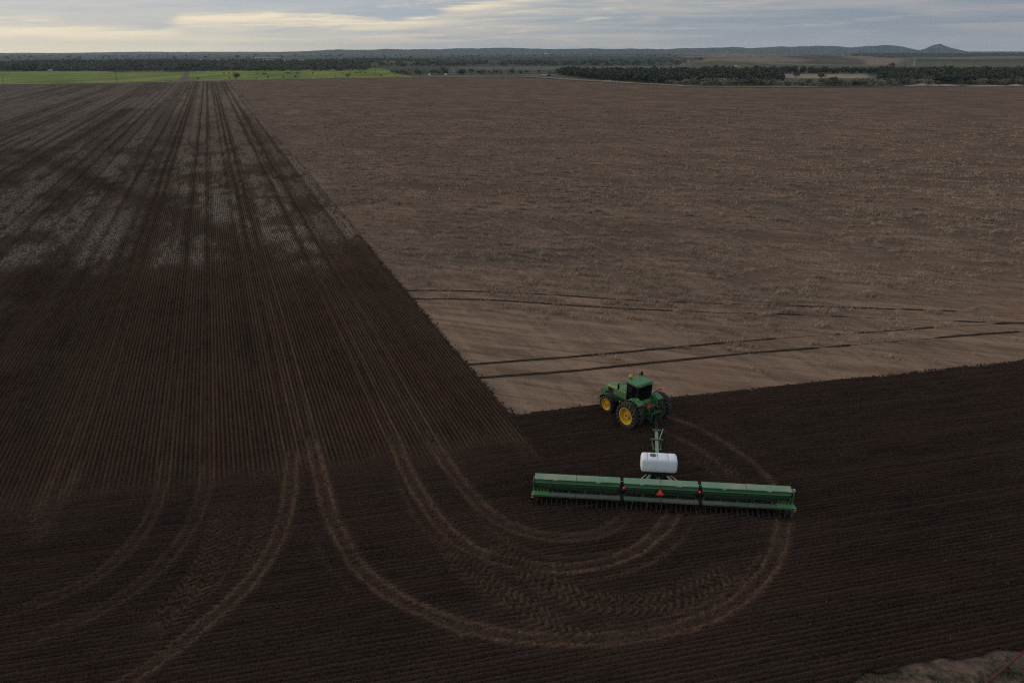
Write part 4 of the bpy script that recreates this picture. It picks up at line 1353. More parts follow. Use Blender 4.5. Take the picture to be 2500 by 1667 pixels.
    for (a, b_), (c_, d_) in pil:
        cf.bar((a, b_, 1.30), (c_, d_, 2.64), 0.06)
    cf.box(-0.69, 0.69, 0.02, 1.13, 1.20, 1.34)
    cf.build('cab_frame', M['black'], T)
    cp = MB()
    cp.prism([(-0.20, 1.15), (-0.14, 1.50), (0.055, 1.60), (0.055, 1.15)], 'x', -0.60, 0.60)
    cp.build('cab_rear_panel', M['green'], T, bevel=0.02)
    gl = MB()
    lo = [(-0.635, 0.095, 1.34), (0.635, 0.095, 1.34), (0.655, 0.58, 1.34), (0.595, 1.095, 1.34), (-0.595, 1.095, 1.34), (-0.655, 0.58, 1.34)]
    hi = [(-0.655, 0.04, 2.64), (0.655, 0.04, 2.64), (0.675, 0.56, 2.64), (0.615, 1.06, 2.64), (-0.615, 1.06, 2.64), (-0.675, 0.56, 2.64)]
    gl.loft([lo, hi])
    gl.build('cab_glass', M['glass'], T)
    wp = MB()
    wp.bar((0.1, 0.075, 1.55), (0.42, 0.05, 2.1), 0.02)
    wp.build('rear_wiper', M['black'], T)
    rf = MB()
    rr_ = []
    for z, k in ((2.62, 0.94), (2.66, 1.0), (2.76, 1.0), (2.83, 0.955), (2.86, 0.86)):
        ring = []
        for (x, y) in ((-0.72, 0.06), (-0.64, -0.08), (0.64, -0.08), (0.72, 0.06), (0.72, 1.12), (0.60, 1.28), (-0.60, 1.28), (-0.72, 1.12)):
            ring.append((x * k, 0.6 + (y - 0.6) * k, z + 0.02 * (y > 0.5)))
        rr_.append(ring)
    rf.loft(rr_)
    ro = rf.build('cab_roof', M['green'], T, bevel=0.0)
    for x in (-0.48, 0.48):
        rl = MB()
        rl.box(x - 0.08, x + 0.08, -0.095, -0.06, 2.665, 2.745)
        rl.build('roof_light', M['grey'], ro)
    dm = MB()
    dm.tube([(-0.28, 1.12, 2.84), (-0.28, 1.12, 2.96)], 0.03, 8)
    dm.build('receiver_post', M['black'], T)
    dd = MB()
    dd.loft([[(-0.28 + r * math.cos(t), 1.12 + r * math.sin(t), z) for t in np.linspace(0, 2 * math.pi, 16, endpoint=False)] for z, r in ((2.94, 0.12), (2.98, 0.15), (3.05, 0.145), (3.11, 0.10), (3.13, 0.03))])
    dd.build('receiver_dome', M['yellow'], T, smooth=True)
    ex = MB()
    ex.tube([(0.84, 1.18, 1.35), (0.84, 1.18, 2.3), (0.84, 1.18, 2.75), (0.84, 1.20, 3.05)], [0.09, 0.11, 0.085, 0.085], 12)
    ex.build('exhaust_stack', M['black'], T, smooth=True)
    an = MB()
    an.tube([(0.45, 1.0, 2.86), (0.45, 1.0, 3.10)], 0.022, 6)
    an.tube([(0.45, 1.0, 3.02), (0.45, 1.0, 3.10)], 0.045, 8)
    an.build('antenna', M['black'], T)
    # mirrors on arms
    for sx in (-1, 1):
        mr = MB()
        mr.tube([(sx * 0.66, 1.0, 2.60), (sx * 1.10, 1.42, 2.58)], 0.016, 6)
        a_ = mr.build('mirror_arm', M['black'], T)
        mm = MB()
        mm.box(sx * 1.0, sx * 1.16, 1.40, 1.45, 2.14, 2.56)
        mm.build('mirror', M['black'], a_, bevel=0.015)
    ar = MB()
    ar.tube([(0.66, 0.1, 1.78), (1.15, -0.05, 2.0), (1.52, -0.12, 2.10)], 0.03, 8)
    ea = ar.build('warning_arm', M['black'], T)
    el = MB()
    el.tube([(1.48, -0.11, 2.085), (1.62, -0.135, 2.12)], [0.05, 0.045], 10)
    el.build('warning_lamp', M['redlamp'], ea, smooth=True)
    am = MB()
    am.tube([(-0.72, 1.15, 1.30), (-1.12, 1.22, 1.32)], 0.018, 6)
    ao = am.build('lamp_bracket', M['black'], T)
    al = MB()
    al.tube([(-1.10, 1.22, 1.29), (-1.10, 1.22, 1.38)], 0.04, 10)
    al.build('amber_lamp', M['amber'], ao, smooth=True)
    # steps and tank on the left
    stp = MB()
    for z in (0.50, 0.78, 1.06):
        stp.box(-0.92, -0.62, 1.18, 1.55, z, z + 0.04)
    for y in (1.19, 1.54):
        stp.bar((-0.78, y, 0.48), (-0.70, y, 1.28), 0.035)
    stp.build('cab_steps', M['black'], T)
    ft = MB()
    ft.box(-0.72, -0.46, 0.42, 1.12, 0.55, 1.18)
    ft.box(0.46, 0.72, 0.42, 1.72, 0.55, 1.18)
    ft.build('fuel_tank', M['black'], T, bevel=0.05)
    # rear end: linkage, drawbar, triangle
    bk_ = MB()
    bk_.box(-0.40, 0.40, -0.62, -0.30, 0.80, 1.40)
    bk_.box(-0.30, 0.30, -0.72, -0.5, 1.05, 1.32)
    bk_.build('hydraulic_block', M['green_dark'], T, bevel=0.02)
    for sx in (-1, 1):
        la = MB()
        la.bar((sx * 0.36, -0.45, 0.72), (sx * 0.46, -1.16, 0.62), 0.07, 0.09)
        la.bar((sx * 0.40, -0.55, 1.34), (sx * 0.44, -0.92, 1.30), 0.07)
        la.bar((sx * 0.44, -0.90, 1.30), (sx * 0.45, -0.95, 0.66), 0.05)
        la.build('lift_arm', M['green_dark'], T)
        hb = MB()
        hb.bar((sx * 0.45, -1.16, 0.50), (sx * 0.45, -1.16, 1.18), 0.075)
        hb.build('hitch_upright', M['green_dark'], T)
    hc = MB()
    hc.bar((-0.49, -1.165, 1.14), (0.49, -1.165, 1.14), 0.08)
    hc.bar((0, -0.55, 1.30), (0, -1.12, 1.18), 0.055)
    hc.build('hitch_crossbar', M['green_dark'], T)
    db = MB()
    db.box(-0.06, 0.06, -1.30, -0.3, 0.44, 0.50)
    db.tube([(0, -1.22, 0.36), (0, -1.22, 0.62)], 0.035, 8)
    db.build('drawbar', M['black'], T)
    tr = MB()
    tr.prism([(-0.20, 1.40), (0.20, 1.40), (0.0, 1.76)], 'y', -0.745, -0.735)
    tb = MB()
    tb.prism([(-0.26, 1.365), (0.26, 1.365), (0.03, 1.83), (-0.03, 1.83)], 'y', -0.733, -0.715)
    tb.bar((0, -0.70, 1.2), (0, -0.705, 1.6), 0.03)
    so = tb.build('slow_vehicle_sign', M['darkred'], T, (-0.28, 0, 0))
    tr.build('sign_face', M['signred'], so)
    for q, (x, z) in enumerate(((-0.18, 1.35), (-0.06, 1.38), (0.08, 1.36), (0.2, 1.34))):
        hs = MB()
        hs.tube([(x, -0.70, z), (x + 0.05, -0.95, z - 0.12), (x * 0.6, -1.15, z - 0.45), (x * 0.4 + 0.02, -1.5, 0.62)], 0.018, 6)
        hs.build('hydraulic_hose', M['black'], T)
    return T


build_tractor()


# ------------------------------------------------------------------ seed drill
def build_drill():
    D = thing('seed_drill', 'long green three section seed drill with a white water tank hitched behind the tractor', 'seed drill', (8.17, 37.28, 0.05), R(-6.0))
    secs = ((-6.93, -2.24), (-2.02, 1.98), (2.20, 6.93))
    for si, (x0, x1) in enumerate(secs):
        L = x1 - x0
        hp = MB()
        prof = [(0.30, 1.24), (-0.18, 1.20), (-0.20, 1.05), (-0.13, 1.02), (-0.02, 0.74), (0.18, 0.74), (0.32, 1.0)]
        hp.prism(prof, 'x', x0, x1)
        h = hp.build('hopper', M['green_drill'], D)
        xm = (x0 + x1) / 2 if si else x0 + L * 0.49
        for a, b_ in ((x0 - 0.02, xm - 0.012), (xm + 0.012, x1 + 0.02)):
            ld = MB()
            ld.prism([(0.33, 1.255), (0.33, 1.31), (0.28, 1.325), (-0.16, 1.275), (-0.205, 1.262), (-0.205, 1.235), (-0.17, 1.225), (0.28, 1.25)], 'x', a, b_)
            ld.build('hopper_lid', M['green_lid'], h)
            c = (a + b_) / 2
            lt = MB()
            lt.box(c - 0.12, c + 0.12, -0.235, -0.195, 1.185, 1.262)
            lt.build('lid_latch', M['grey'], h, bevel=0.008)
        lg = MB()
        lg.prism([(-0.215, 1.035), (-0.215, 1.062), (-0.14, 1.07), (-0.12, 1.035)], 'x', x0 + 0.02, x1 - 0.02)
        lg.build('hopper_ledge', M['green_pale'], h)
        sm = MB()
        sm.prism([(-0.205, 1.19), (-0.135, 1.02), (-0.03, 0.75), (-0.05, 0.74), (-0.155, 1.01), (-0.225, 1.18)], 'x', xm - 0.012, xm + 0.012)
        sm.build('seam_strip', M['green_dark'], h)
        # main frame under the hopper
        fr = MB()
        fr.bar((x0, 0.05, 0.62), (x1, 0.05, 0.62), 0.13)
        fr.bar((x0, -0.42, 0.50), (x1, -0.42, 0.50), 0.10)
        for q in range(int(L / 0.9) + 1):
            xx = x0 + 0.1 + q * (L - 0.2) / int(L / 0.9)
            fr.bar((xx, 0.05, 0.60), (xx, -0.60, 0.52), 0.06)
            fr.bar((xx, 0.05, 0.66), (xx, 0.02, 0.76), 0.08)
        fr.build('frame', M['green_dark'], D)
        # footboard
        for a, b_ in ((x0, xm - 0.015), (xm + 0.015, x1)):
            fb = MB()
            fb.box(a, b_, -0.80, -0.46, 0.585, 0.615)
            fb.prism([(-0.80, 0.53), (-0.80, 0.612), (-0.815, 0.612), (-0.815, 0.53)], 'x', a, b_)
            fb.build('footboard', M['board'], D)
        # openers: one every 0.275 m, two staggered ranks
        n = int(round(L / 0.275))
        for q in range(n):
            xx = x0 + 0.14 + q * (L - 0.28) / (n - 1)
            if si == 0 and q == 0:
                globals()['_opener'] = make_opener(D)
                o = globals()['_opener']
            else:
                o = copy_tree(globals()['_opener'], D)
            o.location = (xx, 0.20 if q % 2 else 0.0, 0)
        # seed tubes hanging under the hopper, seen in the dark gap
        for q in range(n):
            xx = x0 + 0.14 + q * (L - 0.28) / (n - 1)
            key = 'seed_tube_mesh'
            if key not in globals():
                t = MB()
                t.tube([(0, -0.05, 0.76), (0, -0.16, 0.66), (0.02, -0.30, 0.50), (0.02, -0.42, 0.28)], 0.026, 6)
                globals()[key] = t.mesh('seed_tube', M['black'])
            link('seed_tube', globals()[key], D, (xx, random.uniform(-0.04, 0.03), 0), (0, 0, random.uniform(-.3, .3)))
        # metering clamps and little bright fittings in the dark gap
        for q in range(n):
            xx = x0 + 0.2 + q * (L - 0.4) / (n - 1)
            if 'seed_meter_mesh' not in globals():
                ft = MB()
                ft.box(-0.05, 0.05, -0.15, -0.05, 0.70, 0.735)
                globals()['seed_meter_mesh'] = ft.mesh('seed_meter', M['disc'])
            link('seed_meter', globals()['seed_meter_mesh'], D, (xx, 0, 0))
    # end plates with ladder brackets, gauge wheels
    for sx in (-1, 1):
        ep = MB()
        ep.prism([(0.36, 0.70), (0.36, 1.10), (0.05, 1.22), (-0.30, 1.12), (-0.30, 0.62), (-0.84, 0.62), (-0.84, 0.50), (0.36, 0.50)], 'x', sx * 6.99, sx * 7.03)
        ep.build('end_plate', M['green_drill'], D)
        es = MB()
        es.box(min(sx * 6.1, sx * 7.06), max(sx * 6.1, sx * 7.06), -0.835, -0.44, 0.618, 0.645)
        for k in range(5):
            xx = sx * (6.2 + 0.18 * k)
            es.bar((xx, -0.44, 0.63), (xx + 0.05 * sx, -0.40, 0.80), 0.03)
        es.build('end_step', M['green'], D)
        ej = MB()
        for z in (0.66, 0.56, 0.46):
            ej.box(min(sx * 6.95, sx * 7.08), max(sx * 6.95, sx * 7.08), -0.87, -0.84, z, z + 0.02)
        ej.build('end_hook', M['yellow'], D)
        gw = MB()
        gw.lathe_x([(-0.10, 0.16), (-0.13, 0.20), (-0.13, 0.33), (-0.09, 0.37), (0.09, 0.37), (0.13, 0.33), (0.13, 0.20), (0.10, 0.16)], 24)
        gwo = gw.build('gauge_wheel', M['tyre'], D, (sx * 5.2, 0.62, 0.37))
        gr = MB()
        gr.lathe_x([(-0.09, 0.17), (0.09, 0.17), (0.02, 0.10), (0.02, 0.01)], 18)
        gr.build('rim', M['yellow'], gwo)
    jb = MB()
    jb.box(7.02, 7.16, -0.02, 0.16, 1.10, 1.26)
    jb.bar((7.05, 0.05, 0.9), (7.05, 0.05, 1.12), 0.05)
    jb.build('end_box', M['grey'], D, bevel=0.01)
    # folding joints between the sections with hoses and red lamps
    for x0, x1, lx in ((-2.24, -2.02, -2.03), (1.98, 2.20, 2.06)):
        jn = MB()
        jn.box(x0 - 0.10, x1 + 0.10, -0.04, 0.22, 0.50, 0.72)
        jn.bar(((x0 + x1) / 2, 0.2, 0.7), ((x0 + x1) / 2, 0.28, 1.22), 0.07)
        jn.bar((x0 + 0.04, -0.78, 0.55), (x0 + 0.04, 0.1, 0.60), 0.06)
        jn.bar((x1 - 0.04, -0.78, 0.55), (x1 - 0.04, 0.1, 0.60), 0.06)
        jo = jn.build('wing_joint', M['black'], D)
        for q in range(4):
            xx = x0 + 0.04 + q * (x1 - x0 - 0.08) / 3
            hs = MB()
            hs.tube([(xx, 0.35, 0.9), (xx + 0.02, 0.18, 1.18 - 0.05 * q), (xx, -0.05, 1.02), (xx - 0.02, -0.16, 0.72)], 0.02, 6)
            hs.build('wing_hose', M['black'], jo)
        cy = MB()
        cy.tube([(x0 - 0.02, 0.16, 1.16), (x1 + 0.08, 0.14, 1.20)], 0.022, 8)
        cy.build('wing_cylinder', M['steel'], jo)
        lm = MB()
        lm.bar((lx, -0.10, 0.62), (lx, -0.20, 1.02), 0.04)
        lo_ = lm.build('lamp_bracket', M['black'], D)
        lp = MB()
        lp.tube([(lx, -0.20, 0.99), (lx, -0.26, 0.98)], 0.055, 12)
        lp.build('red_lamp', M['redlamp'], lo_)
    # triangle on the centre section
    tb = MB()
    tb.prism([(-0.235, -0.01), (-0.21, -0.04), (0.21, -0.04), (0.235, -0.01), (0.025, 0.37), (-0.025, 0.37)], 'y', -0.012, 0.006)
    tb.bar((-0.08, 0.02, -0.5), (-0.08, 0.02, 0.1), 0.035)
    tb.bar((0.08, 0.02, -0.5), (0.08, 0.02, 0.1), 0.035)
    so = tb.build('slow_vehicle_sign', M['darkred'], D, (-0.06, -0.33, 0.74), (R(-12), 0, 0))
    tf = MB()
    tf.prism([(-0.185, 0.0), (0.185, 0.0), (0.0, 0.33)], 'y', -0.022, -0.014)
    tf.build('sign_face', M['signred'], so)
    # water tank on its cradle
    TY, TZ, TR_ = 2.02, 1.42, 0.46
    tk = MB()
    rings = []
    for x, k in ((-0.99, 0.62), (-0.97, 0.80), (-0.93, 0.93), (-0.86, 0.99), (-0.70, 1.0), (-0.66, 0.975), (-0.62, 1.0), (-0.12, 1.0), (-0.09, 0.975), (-0.06, 1.0), (0.46, 1.0), (0.49, 0.975), (0.52, 1.0), (0.76, 1.0), (0.86, 0.99), (0.93, 0.93), (0.97, 0.80), (0.99, 0.62)):
        ring = []
        for t in np.linspace(0, 2 * math.pi, 28, endpoint=False):
            c, s_ = math.cos(t), math.sin(t)
            e = 0.42
            ring.append((x, TY + TR_ * k * math.copysign(abs(c) ** e, c), TZ + TR_ * k * math.copysign(abs(s_) ** e, s_)))
        rings.append(ring)
    tk.loft([[(x * 1.03, TY + (y - TY) * 1.04, z) for x, y, z in rg] for rg in rings])
    to = tk.build('water_tank', M['white'], D, smooth=True)
    for x in (-0.66, -0.09, 0.49):
        bd = MB()
        pts = []
        for t in np.linspace(R(-30), R(210), 22):
            c, s_ = math.cos(t), math.sin(t)
            pts.append((TY + (TR_ * 0.975 + 0.012) * math.copysign(abs(c) ** 0.42, c), TZ + (TR_ * 0.975 + 0.012) * math.copysign(abs(s_) ** 0.42, s_)))
        bd.loft([[(x - 0.022, y, z), (x + 0.022, y, z), (x + 0.022, TY + (y - TY) * 0.985, TZ + (z - TZ) * 0.985), (x - 0.022, TY + (y - TY) * 0.985, TZ + (z - TZ) * 0.985)] for y, z in pts])
        bd.build('tank_strap', M['band'], to)
    cp = MB()
    cp.loft([[(-0.36 + r * math.cos(t), TY - 0.02 + r * math.sin(t), z) for t in np.linspace(0, 2 * math.pi, 18, endpoint=False)] for z, r in ((TZ + TR_ - 0.03, 0.185), (TZ + TR_ + 0.035, 0.18), (TZ + TR_ + 0.05, 0.15))])
    cp.build('tank_lid', M['brown'], to)
    lb = MB()
    ya = TY - TR_ * math.cos(R(48)) ** 0.72
    lb.add([(-0.42, TY - 0.335, TZ + 0.428), (-0.24, TY - 0.335, TZ + 0.428), (-0.26, TY - 0.405, TZ + 0.36), (-0.40, TY - 0.405, TZ + 0.36)], [(0, 1, 2, 3)])
    lbo = lb.build('tank_label', M['blue'], to)
    cr = MB()
    cr.prism([(-0.84, 1.00), (0.84, 1.00), (0.62, 0.62), (-0.62, 0.62)], 'y', TY - 0.40, TY + 0.40)
    cr.box(-0.50, 0.50, TY - 0.34, TY + 0.34, 0.40, 0.62)
    cr.build('tank_cradle', M['black'], D)
    for px_ in (-0.5, -0.16, 0.2, 0.5):
        vl = MB()
        vl.tube([(px_, TY - 0.41, 0.86), (px_, TY - 0.47, 0.86), (px_ + 0.03, TY - 0.52, 0.70)], 0.03, 6)
        vl.build('valve', M['disc'], D)
    # tongue
    HX, HYY = 0.38, 9.62
    tg = MB()
    tg.bar((0.0, 2.3, 0.72), (0.28, 7.4, 0.66), 0.19, 0.19)
    tg.build('tongue', M['green_pale'], D)
    tg2 = MB()
    tg2.bar((0.0, 0.1, 0.55), (0.0, 2.4, 0.68), 0.20)
    tg2.build('tongue_base', M['green_dark'], D)
    tg3 = MB()
    tg3.bar((0.28, 7.35, 0.665), (0.35, 8.95, 0.60), 0.20, 0.16)
    tg3.bar((0.35, 8.9, 0.60), (HX, HYY, 0.46), 0.10)
    tg3.build('tongue_tip', M['black'], D)
    br = MB()
    for sx in (-1, 1):
        br.bar((0.17 + sx * 0.22, 5.1, 0.60), (0.17 + sx * 0.22, 6.1, 0.62), 0.05)
        br.bar((0.20 + sx * 0.30, 6.0, 0.30), (0.20 + sx * 0.30, 6.0, 0.92), 0.06)
    br.bar((-0.18, 6.06, 0.80), (0.60, 6.06, 0.80), 0.09)
    br.bar((-0.12, 5.1, 0.62), (0.46, 5.1, 0.62), 0.08)
    br.bar((0.02, 7.35, 0.80), (0.55, 7.35, 0.80), 0.09)
    br.build('tongue_bracket', M['green'], D)
    jk = MB()
    jk.tube([(0.34, 6.25, 0.55), (0.62, 6.75, 1.22)], 0.028, 8)
    jk.build('parking_jack', M['steel'], D)
    for q in range(4):
        hs = MB()
        x = -0.05 + q * 0.045
        hs.tube([(x + 0.27, 7.2, 0.60), (x + 0.29, 7.7, 0.78), (x + 0.29, 8.2, 0.84 - 0.03 * q), (x + 0.30, 9.0, 0.80), (HX - 0.1 + q * 0.06, 9.9, 1.0)], 0.022, 6)
        hs.build('hydraulic_hose', M['black'], D)
    # pale fold struts from the cradle to the frame
    for sx in (-1, 1):
        for (xa, xb, ya_, yb, w) in ((0.62, 1.55, 1.70, 0.45, 0.045), (0.50, 1.02, 1.62, 0.55, 0.055), (0.44, 0.86, 1.56, 0.55, 0.035)):
            sb = MB()
            sb.bar((sx * xa, ya_, 0.84), (sx * xb, yb, 0.74), w)
            sb.build('fold_strut', M['steel'], D)
    tb2 = MB()
    tb2.bar((-1.7, 0.42, 0.66), (1.7, 0.42, 0.66), 0.12)
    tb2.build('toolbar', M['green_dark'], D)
    for sx in (-1, 1):
        tw = MB()
        tw.lathe_x([(-0.13, 0.18), (-0.16, 0.22), (-0.16, 0.36), (-0.12, 0.40), (0.12, 0.40), (0.16, 0.36), (0.16, 0.22), (0.13, 0.18)], 26)
        two = tw.build('transport_wheel', M['tyre'], D, (sx * 0.86, 1.15, 0.40))
        twr = MB()
        twr.lathe_x([(-0.11, 0.19), (0.11, 0.19), (0.03, 0.12), (0.03, 0.01)], 18)
        twr.build('rim', M['yellow'], two)
    # two hanging chains behind the centre section
    for x, k in ((-1.55, 1), (-0.75, -1), (0.02, 1)):
        hc = MB()
        hc.tube([(x, -0.80, 0.56), (x - 0.02, -0.98, 0.34), (x - 0.08, -1.12, 0.14), (x - 0.17, -1.22, 0.06)], 0.014, 6)
        hc.build('drag_chain', M['disc'], D)
    return D


def make_opener(D):
    a = MB()
    a.bar((0, -0.30, 0.50), (0, -0.72, 0.20), 0.05, 0.07)
    a.bar((0, -0.72, 0.22), (0, -1.02, 0.16), 0.035, 0.06)
    a.bar((0.0, -0.90, 0.46), (0.0, -0.97, 0.16), 0.028, 0.04)
    o = a.build('opener', M['opener'], D)
    d = MB()
    d.lathe_x([(-0.006, 0.17), (0.0, 0.19), (0.006, 0.17), (0.012, 0.02), (-0.012, 0.02)], 16, closed=True)
    d.build('opener_disc', M['disc'], o, (0.03, -0.70, 0.17), (0, 0, R(7)))
    p = MB()
    p.lathe_x([(-0.03, 0.115), (-0.03, 0.145), (0.0, 0.155), (0.03, 0.145), (0.03, 0.115)], 14, closed=True)
    p.lathe_x([(-0.008, 0.115), (0.008, 0.115), (0.008, 0.02), (-0.008, 0.02)], 14, closed=True)
    p.build('press_wheel', M['tyre'], o, (0, -1.02, 0.155))
    return o


build_drill()


# ------------------------------------------------------------------ trees
def crown_mesh(name, seed, n, w, h, leaf, mat, low=0.06):
    """leaf clumps through a lobed, uneven volume"""
    r = np.random.default_rng(seed)
    lobes = [(r.uniform(-.32, .32) * w, r.uniform(-.32, .32) * w, r.uniform(0.35, 0.72) * h, r.uniform(0.20, 0.34) * w, r.uniform(0.18, 0.30) * h) for _ in range(7)]
    lobes.append((0, 0, 0.45 * h, 0.40 * w, 0.40 * h))
    V, Fq = [], []
    for i in range(n):
        cx, cy, cz, rw, rh = lobes[r.integers(len(lobes))]
        d = r.normal(size=3)
        d /= np.linalg.norm(d)
        q = r.uniform(0.55, 1.08)
        p = np.array((cx + d[0] * rw * q, cy + d[1] * rw * q, max(cz + d[2] * rh * q, low * h + r.uniform(0, 0.1) * h)))
        a = r.normal(size=3)
        a /= np.linalg.norm(a)
        b_ = np.cross(a, d + 0.6 * r.normal(size=3))
        b_ /= np.linalg.norm(b_) + 1e-9
        s1, s2 = leaf * r.uniform(0.6, 1.3), leaf * r.uniform(0.5, 1.0)
        o = len(V)
        V += [p - a * s1 - b_ * s2 * 0.4, p - b_ * s2, p + a * s1, p + b_ * s2]
        Fq.append((o, o + 1, o + 2, o + 3))
    return np.array(V), np.array(Fq)


def trunk_mesh(seed, h):
    r = random.Random(seed)
    t = MB()
    t.tube([(0, 0, -0.2), (r.uniform(-.1, .1), r.uniform(-.1, .1), h * 0.25), (r.uniform(-.25, .25), r.uniform(-.25, .25), h * 0.6)], [0.28, 0.2, 0.1], 7)
    for k in range(4):
        a = r.uniform(0, 6.28)
        z = h * r.uniform(0.15, 0.35)
        t.tube([(0, 0, z), (math.cos(a) * h * 0.16, math.sin(a) * h * 0.16, z + h * 0.22), (math.cos(a) * h * 0.27, math.sin(a) * h * 0.27, z + h * 0.36)], [0.12, 0.08, 0.03], 5)
    return t.mesh('trunk', M['bark'])


CROWN = {}
for kind, mat, cnt in (('dark', 'leaf_dark', 4), ('grey', 'leaf_grey', 4)):
    for v in range(cnt):
        hh, ww = (7.6, 8.2) if kind == 'dark' else (6.4, 8.6)
        V_, F_ = crown_mesh('crown', 100 + v + (50 if kind == 'grey' else 0), 210 if kind == 'dark' else 260, ww, hh, 0.62 if kind == 'dark' else 0.46, M[mat], 0.05)
        CROWN[kind, v] = (np_mesh('crown', V_, F_, M[mat]), trunk_mesh(v + 9, hh))


def tree(x, y, kind, v, s, label, cat='tree', group=None, name='bushy_tree', z=-0.05):
    t = thing(name, label, cat, (x, y, z), random.uniform(0, 6.28), group)
    t.scale = (s * random.uniform(0.85, 1.2), s * random.uniform(0.85, 1.2), s * random.uniform(0.85, 1.12))
    cm, tm = CROWN[kind, v]
    link('crown', cm, t)
    link('trunk', tm, t)
    return t


def ground_at(px, r):
    """point on bearing of photo column px at forward distance r"""
    return math.tan(az_of(px)) * r, r


def in_clearing(px, q):
    return 1905 < px < 2150 and 182 < q < 206.5


tr_rng = random.Random(5)
cand = []
# wood beyond the right end of the field
for i in range(5200):
    px = tr_rng.uniform(1370, 2620)
    qe = np.interp(px, [1370, 1420, 1480, 1540, 1600, 1680, 1780, 2140, 2200, 2260, 2330, 2420, 2500, 2620], [184, 191, 196, 199.5, 204, 209.5, 211.0, 211.5, 209, 205.5, 205.5, 208.5, 208.0, 208])
    qt = np.interp(px, [1370, 1480, 1560, 1700, 1900, 2100, 2300, 2500, 2620], [181, 182, 180, 178, 178, 178.5, 177.5, 180, 180])
    q = qt + (qe - qt) * tr_rng.random() ** 0.8
    if in_clearing(px, q):
        continue
    x, y = g(px, q)
    cand.append((q, px, x, y))
cand.sort(reverse=True)
placed, nearset, rest = [], [], []
for q, px, x, y in cand:
    if any((x - a) ** 2 + (y - b_) ** 2 < 4.6 ** 2 for a, b_ in placed):
        continue
    placed.append((x, y))
    (nearset if len(nearset) < 215 else rest).append((q, px, x, y))
for q, px, x, y in nearset:
    front = q > np.interp(px, [1370, 1540, 1680, 2100, 2250, 2500], [182, 192, 201, 202, 200, 201])
    dark = tr_rng.random() < (0.30 if front else 0.8)
    s = tr_rng.uniform(0.45, 1.02) * (0.88 if front else 1.0)
    where = next(t_ for lim, t_ in ((1480, 'at the thin left end of the wood'), (1600, 'around the long white building in the wood'), (1760, 'in the wood right of the long white building'),
                                    (1905, 'in the wood just left of the tan clearing'), (2030, 'in front of the left half of the tan clearing'), (2150, 'in front of the right half of the tan clearing'),
                                    (2250, 'in the wood at the left end of the sandy bank'), (2350, 'in the wood behind the sandy bank'), (9999, 'at the far right end of the wood')) if px < lim)
    if 1905 < px < 2150 and q < 182.5:
        where = 'in the narrow belt of wood behind the tan clearing'
    row = 'front' if front else 'back'
    if 'clearing' not in where or 'left of' in where:
        where = row + ' row, ' + where
    lab = ('dark green tree, ' if dark else 'grey green tree, ') + where
    tree(x, y, 'dark' if dark else 'grey', tr_rng.randrange(4), s, lab, group=('dark trees, ' if dark else 'grey green trees, ') + where)


def mass(name, pts, nq, w, h, leaf, mat, seed):
    """a far wood that reads as one mass: low crowns joined into one"""
    r = np.random.default_rng(seed)
    protos = [crown_mesh('c', seed + k, nq, w, h, leaf, None, 0.02) for k in range(6)]
    VV, FF, o = [], [], 0
    for (x, y, s, z) in pts:
        V_, F_ = protos[r.integers(6)]
        a = r.uniform(0, 6.28)
        c, sn = math.cos(a), math.sin(a)
        P = np.c_[(V_[:, 0] * c - V_[:, 1] * sn) * s + x, (V_[:, 0] * sn + V_[:, 1] * c) * s + y, V_[:, 2] * s * r.uniform(0.8, 1.15) + z]
        VV.append(P)
        FF.append(F_ + o)
        o += len(V_)
    me = np_mesh(name, np.vstack(VV), np.vstack(FF), mat)
    return tag(link(name, me), kind='stuff')


_q = [(x, y, tr_rng.uniform(0.8, 1.12), -0.1) for q, px, x, y in rest]
mass('far_wood', _q, 95, 8.4, 7.4, 0.95, M['leaf_dark'], 300)


def wood_points(n, x0, x1, q0, q1, s0, s1, seed, thr=0.0, z=-0.15):
    r = np.random.default_rng(seed)
    out = []
    px = r.uniform(x0, x1, n)
    ra, rb = g(1250, q1)[1], g(1250, q0)[1]
    rr = np.sqrt(r.uniform(ra ** 2, rb ** 2, n))
    nz = fbm(px / 60, rr / 90, 3, seed)
    for p, q, k in zip(px, rr, nz):
        if k < thr:
            continue
        x, y = ground_at(p, q)
        out.append((x, y, r.uniform(s0, s1), z))
    return out


wp = wood_points(3400, -260, 900, 157, 173.5, 0.55, 1.35, 11)
wp += wood_points(1500, -260, 1000, 150, 158, 0.9, 1.3, 12, 0.45)
wp += wood_points(2400, 840, 1720, 146, 163, 0.5, 1.2, 13, 0.40)
wp += wood_points(1600, 2080, 2760, 134, 149, 1.2, 1.8, 14, 0.3)
wp += wood_points(900, -200, 2700, 134, 147, 1.0, 1.7, 15, 0.52)
mass('far_wood', wp, 62, 9.5, 7.0, 1.0, M['leaf_wood'], 400)

